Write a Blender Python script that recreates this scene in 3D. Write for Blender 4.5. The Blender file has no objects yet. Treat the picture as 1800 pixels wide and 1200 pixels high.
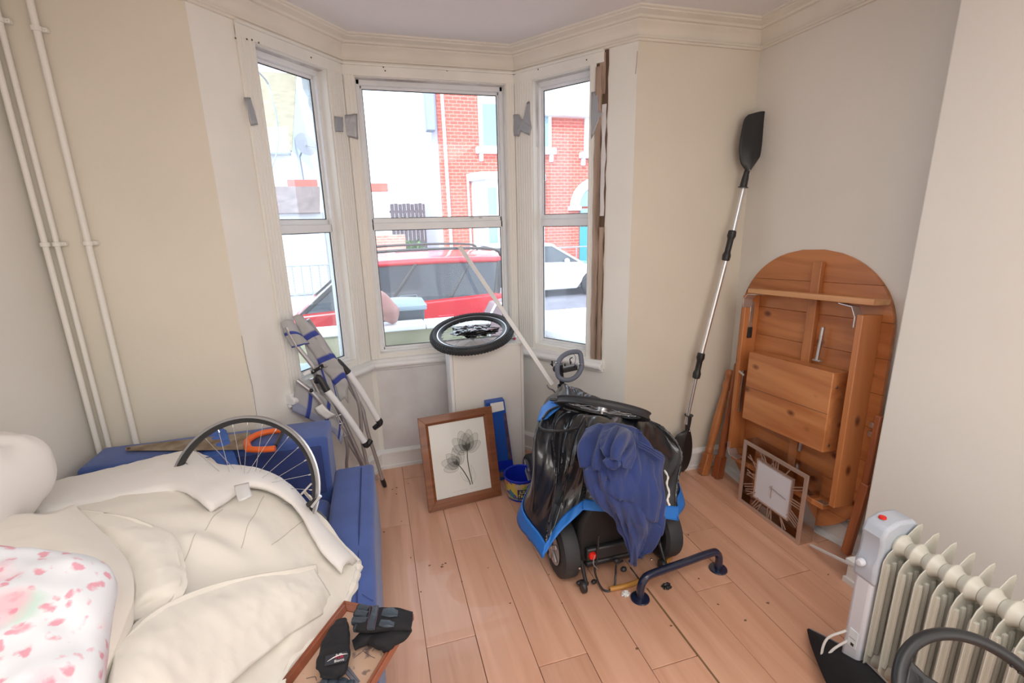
import bpy, bmesh, math, random
from mathutils import Vector, Matrix, noise
R = math.radians
random.seed(7)
scene = bpy.context.scene
COL = scene.collection
V = Vector

# ---------------------------------------------------------------- camera
def look(yaw, pitch, roll):
    f = V((math.sin(yaw)*math.cos(pitch), math.cos(yaw)*math.cos(pitch), -math.sin(pitch)))
    r = V((math.cos(yaw), -math.sin(yaw), 0)); u = r.cross(f)
    r2 = math.cos(roll)*r + math.sin(roll)*u; u2 = -math.sin(roll)*r + math.cos(roll)*u
    return Matrix((r2, u2, -f)).transposed().to_4x4()
cam_d = bpy.data.cameras.new('camera'); cam = bpy.data.objects.new('camera', cam_d); COL.objects.link(cam)
cam_d.sensor_width = 36; cam_d.lens = 832.1/1800*36; cam_d.clip_start = .02; cam_d.clip_end = 300
cam.matrix_world = Matrix.Translation((0, 0, 1.55)) @ look(R(15.958), R(14.389), R(-1.36))
scene.camera = cam

# ---------------------------------------------------------------- world, sun, added fill lights, exposure
w = bpy.data.worlds.new('sky'); scene.world = w; w.use_nodes = True
nt = w.node_tree; bg = nt.nodes['Background']
bg.inputs[0].default_value = (.80, .90, 1.0, 1); bg.inputs[1].default_value = 2.9
def lamp(name, kind, loc, energy, color, rot=(0,0,0), size=None, size_y=None):
    d = bpy.data.lights.new(name, kind); d.energy = energy; d.color = color
    if kind == 'AREA':
        d.shape = 'RECTANGLE'; d.size = size; d.size_y = size_y or size
    elif kind == 'SUN': d.angle = R(size)
    else: d.shadow_soft_size = size
    o = bpy.data.objects.new(name, d); o.location = loc; o.rotation_euler = rot; COL.objects.link(o); return o
sun = lamp('sun', 'SUN', (0,-5,12), 3.4, (1,.97,.92), (R(48), 0, R(-28)), 1.0)
ceil_fill = lamp('added_ceiling_fill', 'AREA', (.3,-.45,2.40), 33, (1,.985,.95), (0,0,0), 1.9, 1.6)  # unseen soft fill added under the ceiling behind the camera
rear_fill = lamp('added_rear_fill', 'AREA', (.75,-1.60,1.25), 25, (1,.985,.96), (R(90),0,R(16)), 2.6, 1.7)  # fill added behind the camera, the rear wall has no opening
scene.view_settings.view_transform = 'Standard'; scene.view_settings.look = 'None'
scene.view_settings.exposure = 0.22; scene.view_settings.gamma = 1.0
scene.view_settings.use_curve_mapping = False

# ---------------------------------------------------------------- materials
def mat(name, col, rough=.6, metal=0, var=0, vscale=6, bump=0, bscale=40, coat=0, spec=.5, sheen=0, col2=None, stretch=(1,1,1)):
    m = bpy.data.materials.new(name); m.use_nodes = True; n = m.node_tree.nodes; l = m.node_tree.links
    b = n['Principled BSDF']; c = tuple(col)+(1,)
    b.inputs['Base Color'].default_value = c; b.inputs['Roughness'].default_value = rough
    b.inputs['Metallic'].default_value = metal; b.inputs['Coat Weight'].default_value = coat
    b.inputs['Specular IOR Level'].default_value = spec; b.inputs['Sheen Weight'].default_value = sheen
    tc = n.new('ShaderNodeTexCoord'); mp = n.new('ShaderNodeMapping'); mp.inputs['Scale'].default_value = stretch
    l.new(tc.outputs['Object'], mp.inputs[0])
    if var or col2:
        t = n.new('ShaderNodeTexNoise'); t.inputs['Scale'].default_value = vscale; t.inputs['Detail'].default_value = 5
        l.new(mp.outputs[0], t.inputs[0])
        r = n.new('ShaderNodeValToRGB'); r.color_ramp.elements[0].position = .33; r.color_ramp.elements[1].position = .68
        if col2: a, d = tuple(col), tuple(col2)
        else: a, d = tuple(x*(1-var) for x in col), tuple(min(1, x*(1+var)) for x in col)
        r.color_ramp.elements[0].color = a+(1,); r.color_ramp.elements[1].color = d+(1,)
        l.new(t.outputs[0], r.inputs[0]); l.new(r.outputs[0], b.inputs['Base Color'])
    if bump:
        t2 = n.new('ShaderNodeTexNoise'); t2.inputs['Scale'].default_value = bscale; t2.inputs['Detail'].default_value = 4
        l.new(mp.outputs[0], t2.inputs[0])
        bp = n.new('ShaderNodeBump'); bp.inputs['Strength'].default_value = bump; bp.inputs['Distance'].default_value = .004
        l.new(t2.outputs[0], bp.inputs['Height']); l.new(bp.outputs[0], b.inputs['Normal'])
    return m
def wood(name, a, b_, scale=1.0, axis=1, rough=.45, coat=.15, knots=True, rand=.12):
    """grain runs along the axis given"""
    m = bpy.data.materials.new(name); m.use_nodes = True; n = m.node_tree.nodes; l = m.node_tree.links
    p = n['Principled BSDF']; p.inputs['Roughness'].default_value = rough; p.inputs['Coat Weight'].default_value = coat
    tc = n.new('ShaderNodeTexCoord'); mp = n.new('ShaderNodeMapping'); s = [14*scale]*3; s[axis] = 1.1*scale
    mp.inputs['Scale'].default_value = s; l.new(tc.outputs['Object'], mp.inputs[0])
    oi = n.new('ShaderNodeObjectInfo'); ad = n.new('ShaderNodeVectorMath'); ad.operation = 'ADD'
    mu = n.new('ShaderNodeMath'); mu.operation = 'MULTIPLY'; mu.inputs[1].default_value = 37
    l.new(oi.outputs['Random'], mu.inputs[0]); l.new(mp.outputs[0], ad.inputs[0]); l.new(mu.outputs[0], ad.inputs[1])
    t = n.new('ShaderNodeTexNoise'); t.inputs['Scale'].default_value = 1.0; t.inputs['Detail'].default_value = 6; t.inputs['Distortion'].default_value = .9
    l.new(ad.outputs[0], t.inputs[0])
    r = n.new('ShaderNodeValToRGB'); r.color_ramp.elements[0].position = .32; r.color_ramp.elements[1].position = .66
    r.color_ramp.elements[0].color = tuple(b_)+(1,); r.color_ramp.elements[1].color = tuple(a)+(1,)
    l.new(t.outputs[0], r.inputs[0]); out = r.outputs[0]
    hs = n.new('ShaderNodeHueSaturation'); mr = n.new('ShaderNodeMapRange')
    mr.inputs[3].default_value = 1-rand; mr.inputs[4].default_value = 1+rand
    l.new(oi.outputs['Random'], mr.inputs[0]); l.new(mr.outputs[0], hs.inputs['Value']); l.new(out, hs.inputs['Color']); out = hs.outputs[0]
    if knots:
        v = n.new('ShaderNodeTexVoronoi'); v.inputs['Scale'].default_value = 1.0; mk = n.new('ShaderNodeMapping')
        ks = [8.5*scale]*3; ks[axis] = 5.2*scale; mk.inputs['Scale'].default_value = ks
        l.new(tc.outputs['Object'], mk.inputs[0]); l.new(mk.outputs[0], v.inputs[0])
        kr = n.new('ShaderNodeValToRGB'); kr.color_ramp.elements[0].position = .06; kr.color_ramp.elements[1].position = .17
        kr.color_ramp.elements[0].color = (1,1,1,1); kr.color_ramp.elements[1].color = (0,0,0,1)
        l.new(v.outputs['Distance'], kr.inputs[0]); mx = n.new('ShaderNodeMix'); mx.data_type = 'RGBA'
        l.new(kr.outputs[0], mx.inputs[0]); l.new(out, mx.inputs[6]); mx.inputs[7].default_value = (b_[0]*.35, b_[1]*.25, b_[2]*.3, 1); out = mx.outputs[2]
    l.new(out, p.inputs['Base Color'])
    return m
M = {}
M['wall'] = mat('cream_wall_paint', (.78,.725,.625), .8, var=.035, vscale=1.6, bump=.12, bscale=55)
M['wall_pale'] = mat('pale_wall_paint', (.87,.85,.80), .8, var=.04, vscale=2.2, bump=.12, bscale=55)
M['wall_grey'] = mat('off_white_wall_paint', (.82,.79,.735), .8, var=.03, vscale=1.3, bump=.12, bscale=55)
M['stained'] = mat('stained_plaster', (.86,.85,.86), .85, col2=(.68,.65,.66), vscale=3.4, bump=.25, bscale=30)
M['ceiling'] = mat('ceiling_paint', (.80,.77,.77), .9, var=.02, vscale=1.2, bump=.1)
M['gloss'] = mat('old_cream_gloss_paint', (.88,.86,.81), .42, var=.05, vscale=3, bump=.15, bscale=25, stretch=(1,1,.3))
M['trim'] = mat('white_gloss_trim', (.87,.87,.87), .4, var=.04, vscale=7, bump=.1, bscale=25)
M['upvc'] = mat('white_window_frame', (.86,.88,.91), .32, var=.03, vscale=9)
M['mould'] = mat('mouldy_white_frame', (.80,.79,.80), .5, col2=(.36,.32,.30), vscale=5, bump=.1)
M['seal'] = mat('black_seal', (.05,.055,.06), .6)
M['floor_wood'] = wood('laminate_beech', (.78,.45,.31), (.64,.335,.215), 1.0, 1, .36, .25, False, .075)
M['gap'] = mat('dark_floor_gap', (.13,.08,.055), .9)
M['dirt'] = mat('brown_dirt', (.20,.12,.07), .9)
M['pine'] = wood('pine', (.58,.225,.075), (.40,.13,.04), 1.0, 1, .38, .3, True, .04)
M['pine_v'] = wood('pine_upright', (.54,.205,.07), (.42,.15,.05), 1.0, 2, .38, .3)
M['pine_red'] = wood('reddish_pine', (.42,.13,.045), (.26,.07,.025), 1.0, 2, .35, .35)
M['pine_pale'] = wood('pale_pine', (.62,.265,.10), (.45,.155,.05), 1.0, 1, .4, .25, True, .03)
M['oak'] = wood('brown_frame_wood', (.30,.105,.04), (.19,.06,.022), 2.0, 0, .4, .3, False)
M['mahog'] = mat('reddish_frame_moulding', (.30,.095,.05), .3, var=.3, vscale=9, coat=.5)
M['timber'] = wood('rotten_timber', (.50,.37,.29), (.21,.14,.10), 1.6, 2, .9, 0, False)
M['white'] = mat('white_melamine', (.84,.82,.775), .45, var=.01)
M['paper'] = mat('white_paper', (.86,.86,.85), .75)
M['steel'] = mat('zinc_steel', (.62,.64,.66), .33, 1, var=.12, vscale=20)
M['chrome'] = mat('chrome', (.72,.72,.73), .12, 1)
M['alu'] = mat('brushed_aluminium', (.74,.76,.79), .33, .85)
M['rimalu'] = mat('dull_rim_aluminium', (.42,.43,.45), .35, .9)
M['tube'] = mat('grey_steel_tube', (.50,.49,.50), .38, .6)
M['black'] = mat('black_plastic', (.022,.023,.026), .4)
M['rubber'] = mat('black_rubber', (.035,.037,.042), .62, bump=.2, bscale=60)
M['navy'] = mat('navy_painted_metal', (.012,.018,.05), .28, coat=.5)
M['sofa'] = mat('blue_sofa_fabric', (.055,.105,.34), .85, var=.13, vscale=7, bump=.35, bscale=320, sheen=.25)
M['sofa_dark'] = mat('sofa_shade_and_piping', (.035,.055,.19), .9, var=.1, vscale=7, bump=.3, bscale=300)  # darker sofa blue: painted shade on the backrest front, also the piping
M['duvet'] = mat('cream_cotton', (.87,.825,.75), .85, var=.02, vscale=3, bump=.25, bscale=26, sheen=.15)
M['duvet_in'] = mat('white_cotton', (.88,.855,.83), .85, bump=.25, bscale=26, sheen=.15)
M['pillow'] = mat('white_pillow_cotton', (.88,.84,.81), .85, bump=.3, bscale=18)
M['seam'] = mat('seam_thread', (.60,.55,.48), .9)
M['orange'] = mat('orange_plastic', (.90,.16,.03), .38)
M['saw'] = mat('rusty_saw_steel', (.40,.34,.26), .5, .35, col2=(.20,.13,.08), vscale=14)
M['blue_tub'] = mat('royal_blue_plastic', (.008,.03,.50), .35)
M['tape'] = mat('silver_duct_tape', (.40,.41,.44), .42, .35, bump=.8, bscale=22)
M['clock_face'] = mat('white_clock_face', (.80,.82,.90), .4)
M['rose'] = mat('rose_gold_metal', (.62,.48,.41), .34, .55)
M['rad'] = mat('cream_enamel', (.60,.59,.52), .38)
M['rad_grey'] = mat('blue_grey_plastic', (.50,.55,.63), .42)
M['rad_panel'] = mat('pale_grey_plastic', (.70,.72,.79), .42)
M['red'] = mat('red_plastic', (.75,.02,.01), .3)
M['cloth'] = mat('blue_cotton_garment', (.028,.052,.195), .9, var=.12, vscale=9, bump=.3, bscale=200, sheen=.2)
M['vinyl'] = mat('black_vinyl_cover', (.014,.016,.021), .33, bump=.10, bscale=14, coat=.55, spec=.6)
M['blue_trim'] = mat('bright_blue_nylon', (.02,.19,.66), .5, bump=.5, bscale=30)
M['hose'] = mat('amber_hose', (.52,.25,.05), .25, coat=.4)
M['bag'] = mat('black_bin_bag', (.02,.021,.026), .2, bump=.9, bscale=16, coat=.6)
M['leather'] = mat('black_leather', (.045,.062,.085), .36, bump=.5, bscale=60)
M['wool'] = mat('black_neoprene', (.012,.012,.016), .85, bump=.3, bscale=90)
M['grip'] = mat('grey_foam_grip', (.16,.18,.24), .55)
M['white_plastic'] = mat('white_plastic', (.85,.86,.88), .35)

# ---------------------------------------------------------------- mesh helpers
def frame(d):
    d = V(d).normalized(); a = V((0,0,1)) if abs(d.z) < .9 else V((1,0,0))
    x = d.cross(a).normalized(); return x, d.cross(x).normalized(), d
def smooth_path(pts, k=6, closed=False):
    P = [V(p) for p in pts]; n = len(P); out = []
    for i in range(n if closed else n-1):
        a = P[(i-1) % n] if closed or i else P[0]*2-P[1]
        b = P[i]; c = P[(i+1) % n]
        d = P[(i+2) % n] if closed or i < n-2 else P[-1]*2-P[-2]
        for j in range(k):
            t = j/k
            out.append(.5*((2*b)+(c-a)*t+(2*a-5*b+4*c-d)*t*t+(3*b-a-3*c+d)*t**3))
    if not closed: out.append(P[-1])
    return out
class G:
    def __init__(s): s.v = []; s.f = []; s.uv = None
    def add(s, vs, fs):
        o = len(s.v); s.v += [V(p) for p in vs]; s.f += [tuple(o+i for i in f) for f in fs]; return s
    def box(s, x0, x1, y0, y1, z0, z1):
        return s.add([(x,y,z) for x in (x0,x1) for y in (y0,y1) for z in (z0,z1)],
                     [(0,1,3,2),(4,6,7,5),(0,4,5,1),(2,3,7,6),(0,2,6,4),(1,5,7,3)])
    def obox(s, c, ax, ay, az):
        c, ax, ay, az = V(c), V(ax), V(ay), V(az)
        return s.add([c+ax*i+ay*j+az*k for i in (-1,1) for j in (-1,1) for k in (-1,1)],
                     [(0,1,3,2),(4,6,7,5),(0,4,5,1),(2,3,7,6),(0,2,6,4),(1,5,7,3)])
    def beam(s, p, q, w, h, up=(0,0,1)):
        p, q = V(p), V(q); d = q-p; x = d.cross(V(up)).normalized(); y = x.cross(d).normalized()
        return s.obox((p+q)/2, d/2, x*w/2, y*h/2)
    def tube(s, pts, r, n=10, closed=False, rf=None, caps=True):
        P = [V(p) for p in pts]; m = len(P); T = []
        for i in range(m):
            a = P[(i-1) % m] if closed or i else P[0]; b = P[(i+1) % m] if closed or i < m-1 else P[-1]
            T.append((b-a).normalized())
        x, y, _ = frame(T[0]); vs = []
        for i in range(m):
            x = (x - T[i]*x.dot(T[i])).normalized(); y = T[i].cross(x)
            rr = rf(i/(m-1)) if rf else (r[i] if isinstance(r, (list,tuple)) else r)
            for j in range(n):
                a = 2*math.pi*j/n; vs.append(P[i]+(x*math.cos(a)+y*math.sin(a))*rr)
        fs = []
        for i in range(m if closed else m-1):
            k = (i+1) % m
            for j in range(n): fs.append((i*n+j, i*n+(j+1)%n, k*n+(j+1)%n, k*n+j))
        if caps and not closed: fs += [tuple(range(n))[::-1], tuple((m-1)*n+j for j in range(n))]
        return s.add(vs, fs)
    def cyl(s, p, q, r, r2=None, n=14): return s.tube([p, q], [r, r if r2 is None else r2], n)
    def ring(s, c, nrm, R_, r, n=48, m=8, sx=1):
        x, y, z = frame(nrm); c = V(c)
        return s.tube([c+(x*math.cos(2*math.pi*i/n)+y*math.sin(2*math.pi*i/n))*R_ for i in range(n)], r, m, True)
    def lathe(s, prof, o, axis=(0,0,1), n=24, xd=None):
        x, y, z = frame(axis); o = V(o); vs = []; k = len(prof)
        for r, h in prof:
            for j in range(n):
                a = 2*math.pi*j/n; vs.append(o+z*h+(x*math.cos(a)+y*math.sin(a))*r)
        fs = [(i*n+j, i*n+(j+1)%n, (i+1)*n+(j+1)%n, (i+1)*n+j) for i in range(k-1) for j in range(n)]
        if prof[0][0] > 1e-6: fs.append(tuple(range(n))[::-1])
        if prof[-1][0] > 1e-6: fs.append(tuple((k-1)*n+j for j in range(n)))
        return s.add(vs, fs)
    def prism(s, poly, o, ux, uy, uz):
        """outline in (ux, uy) from o, extruded by the vector uz"""
        o, ux, uy, uz = V(o), V(ux), V(uy), V(uz); n = len(poly)
        a = [o+ux*p[0]+uy*p[1] for p in poly]
        return s.add(a+[p+uz for p in a], [tuple(range(n))[::-1], tuple(range(n, 2*n))]+[(i, (i+1)%n, n+(i+1)%n, n+i) for i in range(n)])
    def poly3(s, pts, ext):
        n = len(pts); a = [V(p) for p in pts]; e = V(ext)
        return s.add(a+[p+e for p in a], [tuple(range(n))[::-1], tuple(range(n, 2*n))]+[(i, (i+1)%n, n+(i+1)%n, n+i) for i in range(n)])
    def grid(s, fn, nu, nv, cu=False, cv=False):
        vs = [fn(i/(nu if cu else nu-1), j/(nv if cv else nv-1)) for i in range(nu) for j in range(nv)]
        fs = []
        for i in range(nu if cu else nu-1):
            for j in range(nv if cv else nv-1):
                a, b = (i+1) % nu, (j+1) % nv; fs.append((i*nv+j, a*nv+j, a*nv+b, i*nv+b))
        return s.add(vs, fs)
    def sph(s, c, r, n=14, m=9):
        c = V(c); r = V(r) if hasattr(r, '__len__') else V((r,r,r))
        return s.grid(lambda u, v: c+V((r.x*math.cos(2*math.pi*u)*math.sin(math.pi*(v*.998+.001)), r.y*math.sin(2*math.pi*u)*math.sin(math.pi*(v*.998+.001)), -r.z*math.cos(math.pi*v))), n, m, cu=True)
    def jitter(s, amt, sc=8, seed=0):
        s.v = [p+noise.noise_vector(p*sc+V((seed,0,0)))*amt for p in s.v]; return s
    def build(s, name, m, parent=None, bevel=0, smooth=35, solid=0, sub=0, segs=2):
        off = V((0,0,0)); q = parent
        while q is not None: off += q.location; q = q.parent
        me = bpy.data.meshes.new(name); me.from_pydata([tuple(p-off) for p in s.v], [], s.f)
        bm = bmesh.new(); bm.from_mesh(me)
        bmesh.ops.recalc_face_normals(bm, faces=bm.faces); bm.to_mesh(me); bm.free()
        if smooth:
            me.polygons.foreach_set('use_smooth', [True]*len(me.polygons))
            me.set_sharp_from_angle(angle=R(smooth))
        for mm in (m if isinstance(m, list) else [m]): me.materials.append(M[mm] if isinstance(mm, str) else mm)
        o = bpy.data.objects.new(name, me); COL.objects.link(o); o.parent = parent
        if solid: md = o.modifiers.new('solid', 'SOLIDIFY'); md.thickness = solid; md.offset = -1
        if bevel: md = o.modifiers.new('bevel', 'BEVEL'); md.width = bevel; md.segments = segs; md.limit_method = 'ANGLE'; md.angle_limit = R(40)
        if sub: md = o.modifiers.new('sub', 'SUBSURF'); md.levels = sub; md.render_levels = sub
        return o
def tag(o, label=None, cat=None, group=None, kind=None):
    for k, v in (('label', label), ('category', cat), ('group', group), ('kind', kind)):
        if v: o[k] = v
    return o
def thing(name, label, cat, loc=(0,0,0), group=None, kind=None):
    o = bpy.data.objects.new(name, None); o.empty_display_size = .05; o.location = loc; COL.objects.link(o)
    return tag(o, label, cat, group, kind)
def struct(o): o['kind'] = 'structure'; return o
def text_mesh(txt, o, ux, uy, size, m, name='lettering', parent=None, depth=.0006):
    """real letter geometry, baked to a mesh lying in the (ux, uy) plane"""
    cu = bpy.data.curves.new('t', 'FONT'); cu.body = txt; cu.size = size; cu.extrude = depth; cu.align_x = 'CENTER'; cu.align_y = 'CENTER'
    to = bpy.data.objects.new('t', cu); COL.objects.link(to)
    dg = bpy.context.evaluated_depsgraph_get(); me = bpy.data.meshes.new_from_object(to.evaluated_get(dg))
    bpy.data.objects.remove(to); ux, uy = V(ux).normalized(), V(uy).normalized(); uz = ux.cross(uy)
    g = G(); g.add([V(o)+ux*v.co.x+uy*v.co.y+uz*v.co.z for v in me.vertices], [tuple(p.vertices) for p in me.polygons])
    return g.build(name, m, parent, smooth=0)

# ================================================================ THE ROOM
XL, XR, XB, YF, YB, ZC = -1.22, 2.05, 1.86, 2.30, -1.75, 2.49
BL, BC, BD, BR_ = V((-.59,2.3,0)), V((-.07,2.93,0)), V((.89,2.93,0)), V((1.33,2.3,0))
# floor: sub floor and laminate boards, rows run towards the window
fl = struct(G().box(XL-.1, XR+.1, YB-.1, 3.1, -.06, -.013).build('floor', 'gap', smooth=0))
rng = random.Random(3); row0 = -1.27; W = .1885; joints = {6: 2.275, 7: 1.48, 8: 2.06, 9: 1.28, 13: 1.41, 15: 1.365}
# seams fall at X = .06 + k*W
def board(x0, x1, y0, y1):
    g = G(); e = .0013 if rng.random() < .6 else .0024
    g.box(x0+e/2, x1-e/2, y0+.0015, y1-.0015, -.013, 0)
    o = g.build('floor_board', 'floor_wood', fl, bevel=.0012, smooth=0, segs=1)
    return o
k0 = -7
for k in range(k0, 11):
    x0 = .06+k*W; x1 = x0+W; x0 = max(x0, XL-.01); x1 = min(x1, XR+.01)
    if x1-x0 < .02: continue
    j = {-1: 2.275, 0: 1.48, 1: 2.06, 2: 1.28, 6: 1.41, 8: 1.365, 3: 1.9, 4: 1.15, 5: 2.2, 7: 1.75}.get(k, rng.uniform(.9, 2.2))
    ys = [j]
    while ys[0] > YB: ys.insert(0, ys[0]-1.26)
    while ys[-1] < 3.05: ys.append(ys[-1]+1.26)
    for a, b in zip(ys, ys[1:]): board(x0, x1, max(a, YB-.05), min(b, 3.05))
# wide worn gap in one seam, short slivers of missing edge
tag(G().box(1.0015,1.0085, .55, 1.49, -.004, .0006).build('floor_gap', mat('worn_gap', (.22,.13,.06), .9), fl), kind='stuff')
def facet(name, a, b, z0, z1, op=None, t=.10, m='wall_pale', zo=(.77,2.315)):
    """wall piece from a to b (plan), inner face on the line a-b, thickness outwards, optional opening op=(s0,s1)"""
    d = (b-a); L = d.length; d.normalize(); n = V((-d.y, d.x, 0)); g = G()
    def blk(s0, s1, h0, h1): g.obox(a+d*(s0+s1)/2+n*t/2+V((0,0,(h0+h1)/2)), d*(s1-s0)/2, n*t/2, V((0,0,(h1-h0)/2)))
    if op:
        blk(0, op[0], z0, z1); blk(op[1], L, z0, z1); blk(op[0], op[1], z0, zo[0]); blk(op[0], op[1], zo[1], z1)
    else: blk(0, L, z0, z1)
    return struct(g.build(name, m, smooth=0))
facet('wall_left', V((XL,YB,0)), V((XL,YF+.1,0)), -.06, ZC, m='wall_grey')
facet('wall_back_left', V((XL,YF,0)), BL, -.06, ZC, m='wall')
facet('wall_back_right', BR_, V((XR,YF,0)), -.06, ZC, m='wall')
struct(G().box(XR, XR+.1, 1.25, YF+.1, -.06, ZC).build('wall_right', 'wall_grey', smooth=0))
struct(G().box(XB, XR+.1, YB, 1.25, -.06, ZC).build('wall_chimney_breast', 'wall_grey', bevel=.006, smooth=0))
struct(G().box(XL-.1, XR+.1, YB-.1, YB, -.06, ZC).build('wall_rear', 'wall', smooth=0))
struct(G().box(XL-.1, XR+.1, YB-.1, 3.1, ZC, ZC+.15).build('ceiling', 'ceiling', smooth=0))
# bay facets; openings wide enough for the frames behind
facet('wall_bay_left', BL, BC, .0, ZC, (.286,.70), m='wall_pale')
facet('wall_bay_centre', BC, BD, .0, ZC, (.065,.90), m='wall_pale')
facet('wall_bay_right', BD, BR_, .0, ZC, (.13,.505), m='wall_pale')
facet('wall_under_window', BC+V((.03,-.004,0)), BD+V((-.02,-.004,0)), .0, .70, t=.004, m='stained')
# fluted old timber linings painted cream around the windows
def fd(a, b): d = (b-a).normalized(); return d, V((d.y, -d.x, 0))      # along, inwards
def onf(a, b, s, off, z): d, n = fd(a, b); return a+d*s+n*off+V((0,0,z))
def strip(g, a, b, s0, s1, z0, z1, t0, t1):
    d, n = fd(a, b); g.obox(a+d*(s0+s1)/2+n*(t0+t1)/2+V((0,0,(z0+z1)/2)), d*abs(s1-s0)/2, n*abs(t1-t0)/2, V((0,0,(z1-z0)/2)))
ti = 0
def lining(a, b, spans, z0, z1):
    global ti
    ti += 1; g = G()
    for s0, s1 in spans:
        strip(g, a, b, s0, s1, z0, z1, 0, .010)
        k = max(2, int((s1-s0)/.017))
        for i in range(k):
            c = s0+(i+.5)*(s1-s0)/k
            strip(g, a, b, c-.0052, c+.0052, z0, z1, .008, .0122)
    return struct(g.build('trim_%d' % ti, 'gloss', bevel=.002, smooth=30))
lining(BL, BC, [(.195,.283),(.705,.812)], .72, 2.36)
lining(BC, BD, [(.005,.062),(.903,.955)], .72, 2.36)
lining(BD, BR_, [(.005,.127),(.508,.545)], .72, 2.36)
def headband(a, b, s0, s1):
    global ti
    ti += 1; g = G(); strip(g, a, b, s0, s1, 2.318, 2.372, 0, .012); strip(g, a, b, s0, s1, 2.366, 2.376, 0, .026)
    return struct(g.build('trim_%d' % ti, 'gloss', bevel=.002, smooth=0))
headband(BL, BC, .195, .81); headband(BC, BD, .0, .96); headband(BD, BR_, .0, .59)
# rounded window board with a half round nose
def nose(a, b, s0, s1, name, z=.705):
    g = G(); d, n = fd(a, b)
    g.obox(a+d*(s0+s1)/2+n*.012+V((0,0,z+.008)), d*(s1-s0)/2, n*.022, V((0,0,.027)))
    g.tube([a+d*s0+n*.036+V((0,0,z)), a+d*s1+n*.036+V((0,0,z))], .019, 12)
    g.tube([a+d*s0+n*.014+V((0,0,z-.028)), a+d*s1+n*.014+V((0,0,z-.028))], .010, 8)
    return struct(g.build(name, 'trim', bevel=.003))
nose(BL, BC, .178, .80, 'trim_sill_left'); nose(BC, BD, .0, .96, 'trim_sill_centre'); nose(BD, BR_, .0, .63, 'trim_sill_right')
# cornice: profile swept round the room
path = [V((XL,YB,0)), V((XL,YF,0)), BL, BC, BD, BR_, V((XR,YF,0)), V((XR,1.25,0)), V((XB,1.25,0)), V((XB,YB,0))]
def sweep(name, prof, m, pts, closed=False, z=0):
    g = G(); n = len(pts); rings = []
    for i, p in enumerate(pts):
        d0 = (pts[i]-pts[i-1]).normalized() if i else None
        d1 = (pts[i+1]-pts[i]).normalized() if i < n-1 else None
        d0 = d0 or d1; d1 = d1 or d0
        n0 = V((d0.y, -d0.x, 0)); n1 = V((d1.y, -d1.x, 0)); mn = (n0+n1).normalized(); mn = mn/max(.3, mn.dot(n0))
        rings.append([p+mn*a+V((0,0,z+h)) for a, h in prof])
    k = len(prof); vs = [q for r in rings for q in r]
    fs = [(i*k+j, (i+1)*k+j, (i+1)*k+(j+1)%k, i*k+(j+1)%k) for i in range(n-1) for j in range(k)]
    fs += [tuple(range(k)), tuple((n-1)*k+j for j in range(k))[::-1]]
    return struct(g.add(vs, fs).build(name, m, smooth=25))
cprof = [(0,-.115),(.014,-.115),(.014,-.106),(.022,-.104),(.022,-.096),(.012,-.094),(.016,-.072),(.026,-.054),(.044,-.040),(.044,-.034),(.058,-.032),(.066,-.024),(.086,-.018),(.100,-.016),(.100,-.010),(.114,-.008),(.114,.002),(0,.002)]
sweep('trim_cornice', cprof, mat('cornice_paint', (.82,.77,.69), .6, var=.04, vscale=4, bump=.2, bscale=20), path, z=ZC)
# skirting boards
sprof = [(0,0),(.026,0),(.026,.022),(.018,.026),(.018,.095),(.026,.100),(.026,.112),(.014,.124),(.0,.130)]
sweep('baseboard_left', sprof, 'trim', [V((XL,YB,0)), V((XL,YF,0)), BL])
sweep('baseboard_bay', sprof, 'trim', [BL, BC, BD, BR_])
sweep('baseboard_back_right', sprof, 'trim', [BR_, V((XR,YF,0))])
sweep('baseboard_right', sprof, 'trim', [V((XR,YF,0)), V((XR,1.25,0))])
sweep('baseboard_chimney_breast', sprof, 'trim', [V((XR,1.25,0)), V((XB,1.25,0)), V((XB,YB,0))])
# crack line in the plaster at the left bay corner
cr = G().tube([(-0.588,2.294,1.081), (-0.587,2.294,0.962), (-0.580,2.295,0.853), (-0.580,2.294,0.785), (-0.582,2.294,0.686)], .0012, 5); tag(cr.build('plaster_crack', mat('crack_brown', (.40,.33,.26), .9)), 'thin vertical crack in cream plaster left of the bay', 'crack')
# ---------------------------------------------------------------- windows
def glass_mat():
    m = bpy.data.materials.new('glare_veil_glass'); m.use_nodes = True; n = m.node_tree.nodes; l = m.node_tree.links
    n.remove(n['Principled BSDF']); out = n['Material Output']
    tr = n.new('ShaderNodeBsdfTransparent'); tr.inputs[0].default_value = (.97,.985,1,1)
    gl = n.new('ShaderNodeBsdfGlossy'); gl.inputs['Roughness'].default_value = .02; df = n.new('ShaderNodeBsdfTranslucent'); df.inputs[0].default_value = (.9,.95,1,1)
    fr = n.new('ShaderNodeFresnel'); fr.inputs[0].default_value = 1.35
    m1 = n.new('ShaderNodeMixShader'); m2 = n.new('ShaderNodeMixShader'); m2.inputs[0].default_value = .04  # small translucent share lays a glare veil over the view outside
    l.new(fr.outputs[0], m1.inputs[0]); l.new(tr.outputs[0], m1.inputs[1]); l.new(gl.outputs[0], m1.inputs[2])
    l.new(m1.outputs[0], m2.inputs[1]); l.new(df.outputs[0], m2.inputs[2]); l.new(m2.outputs[0], out.inputs[0]); return m
M['glass'] = glass_mat()
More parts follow.
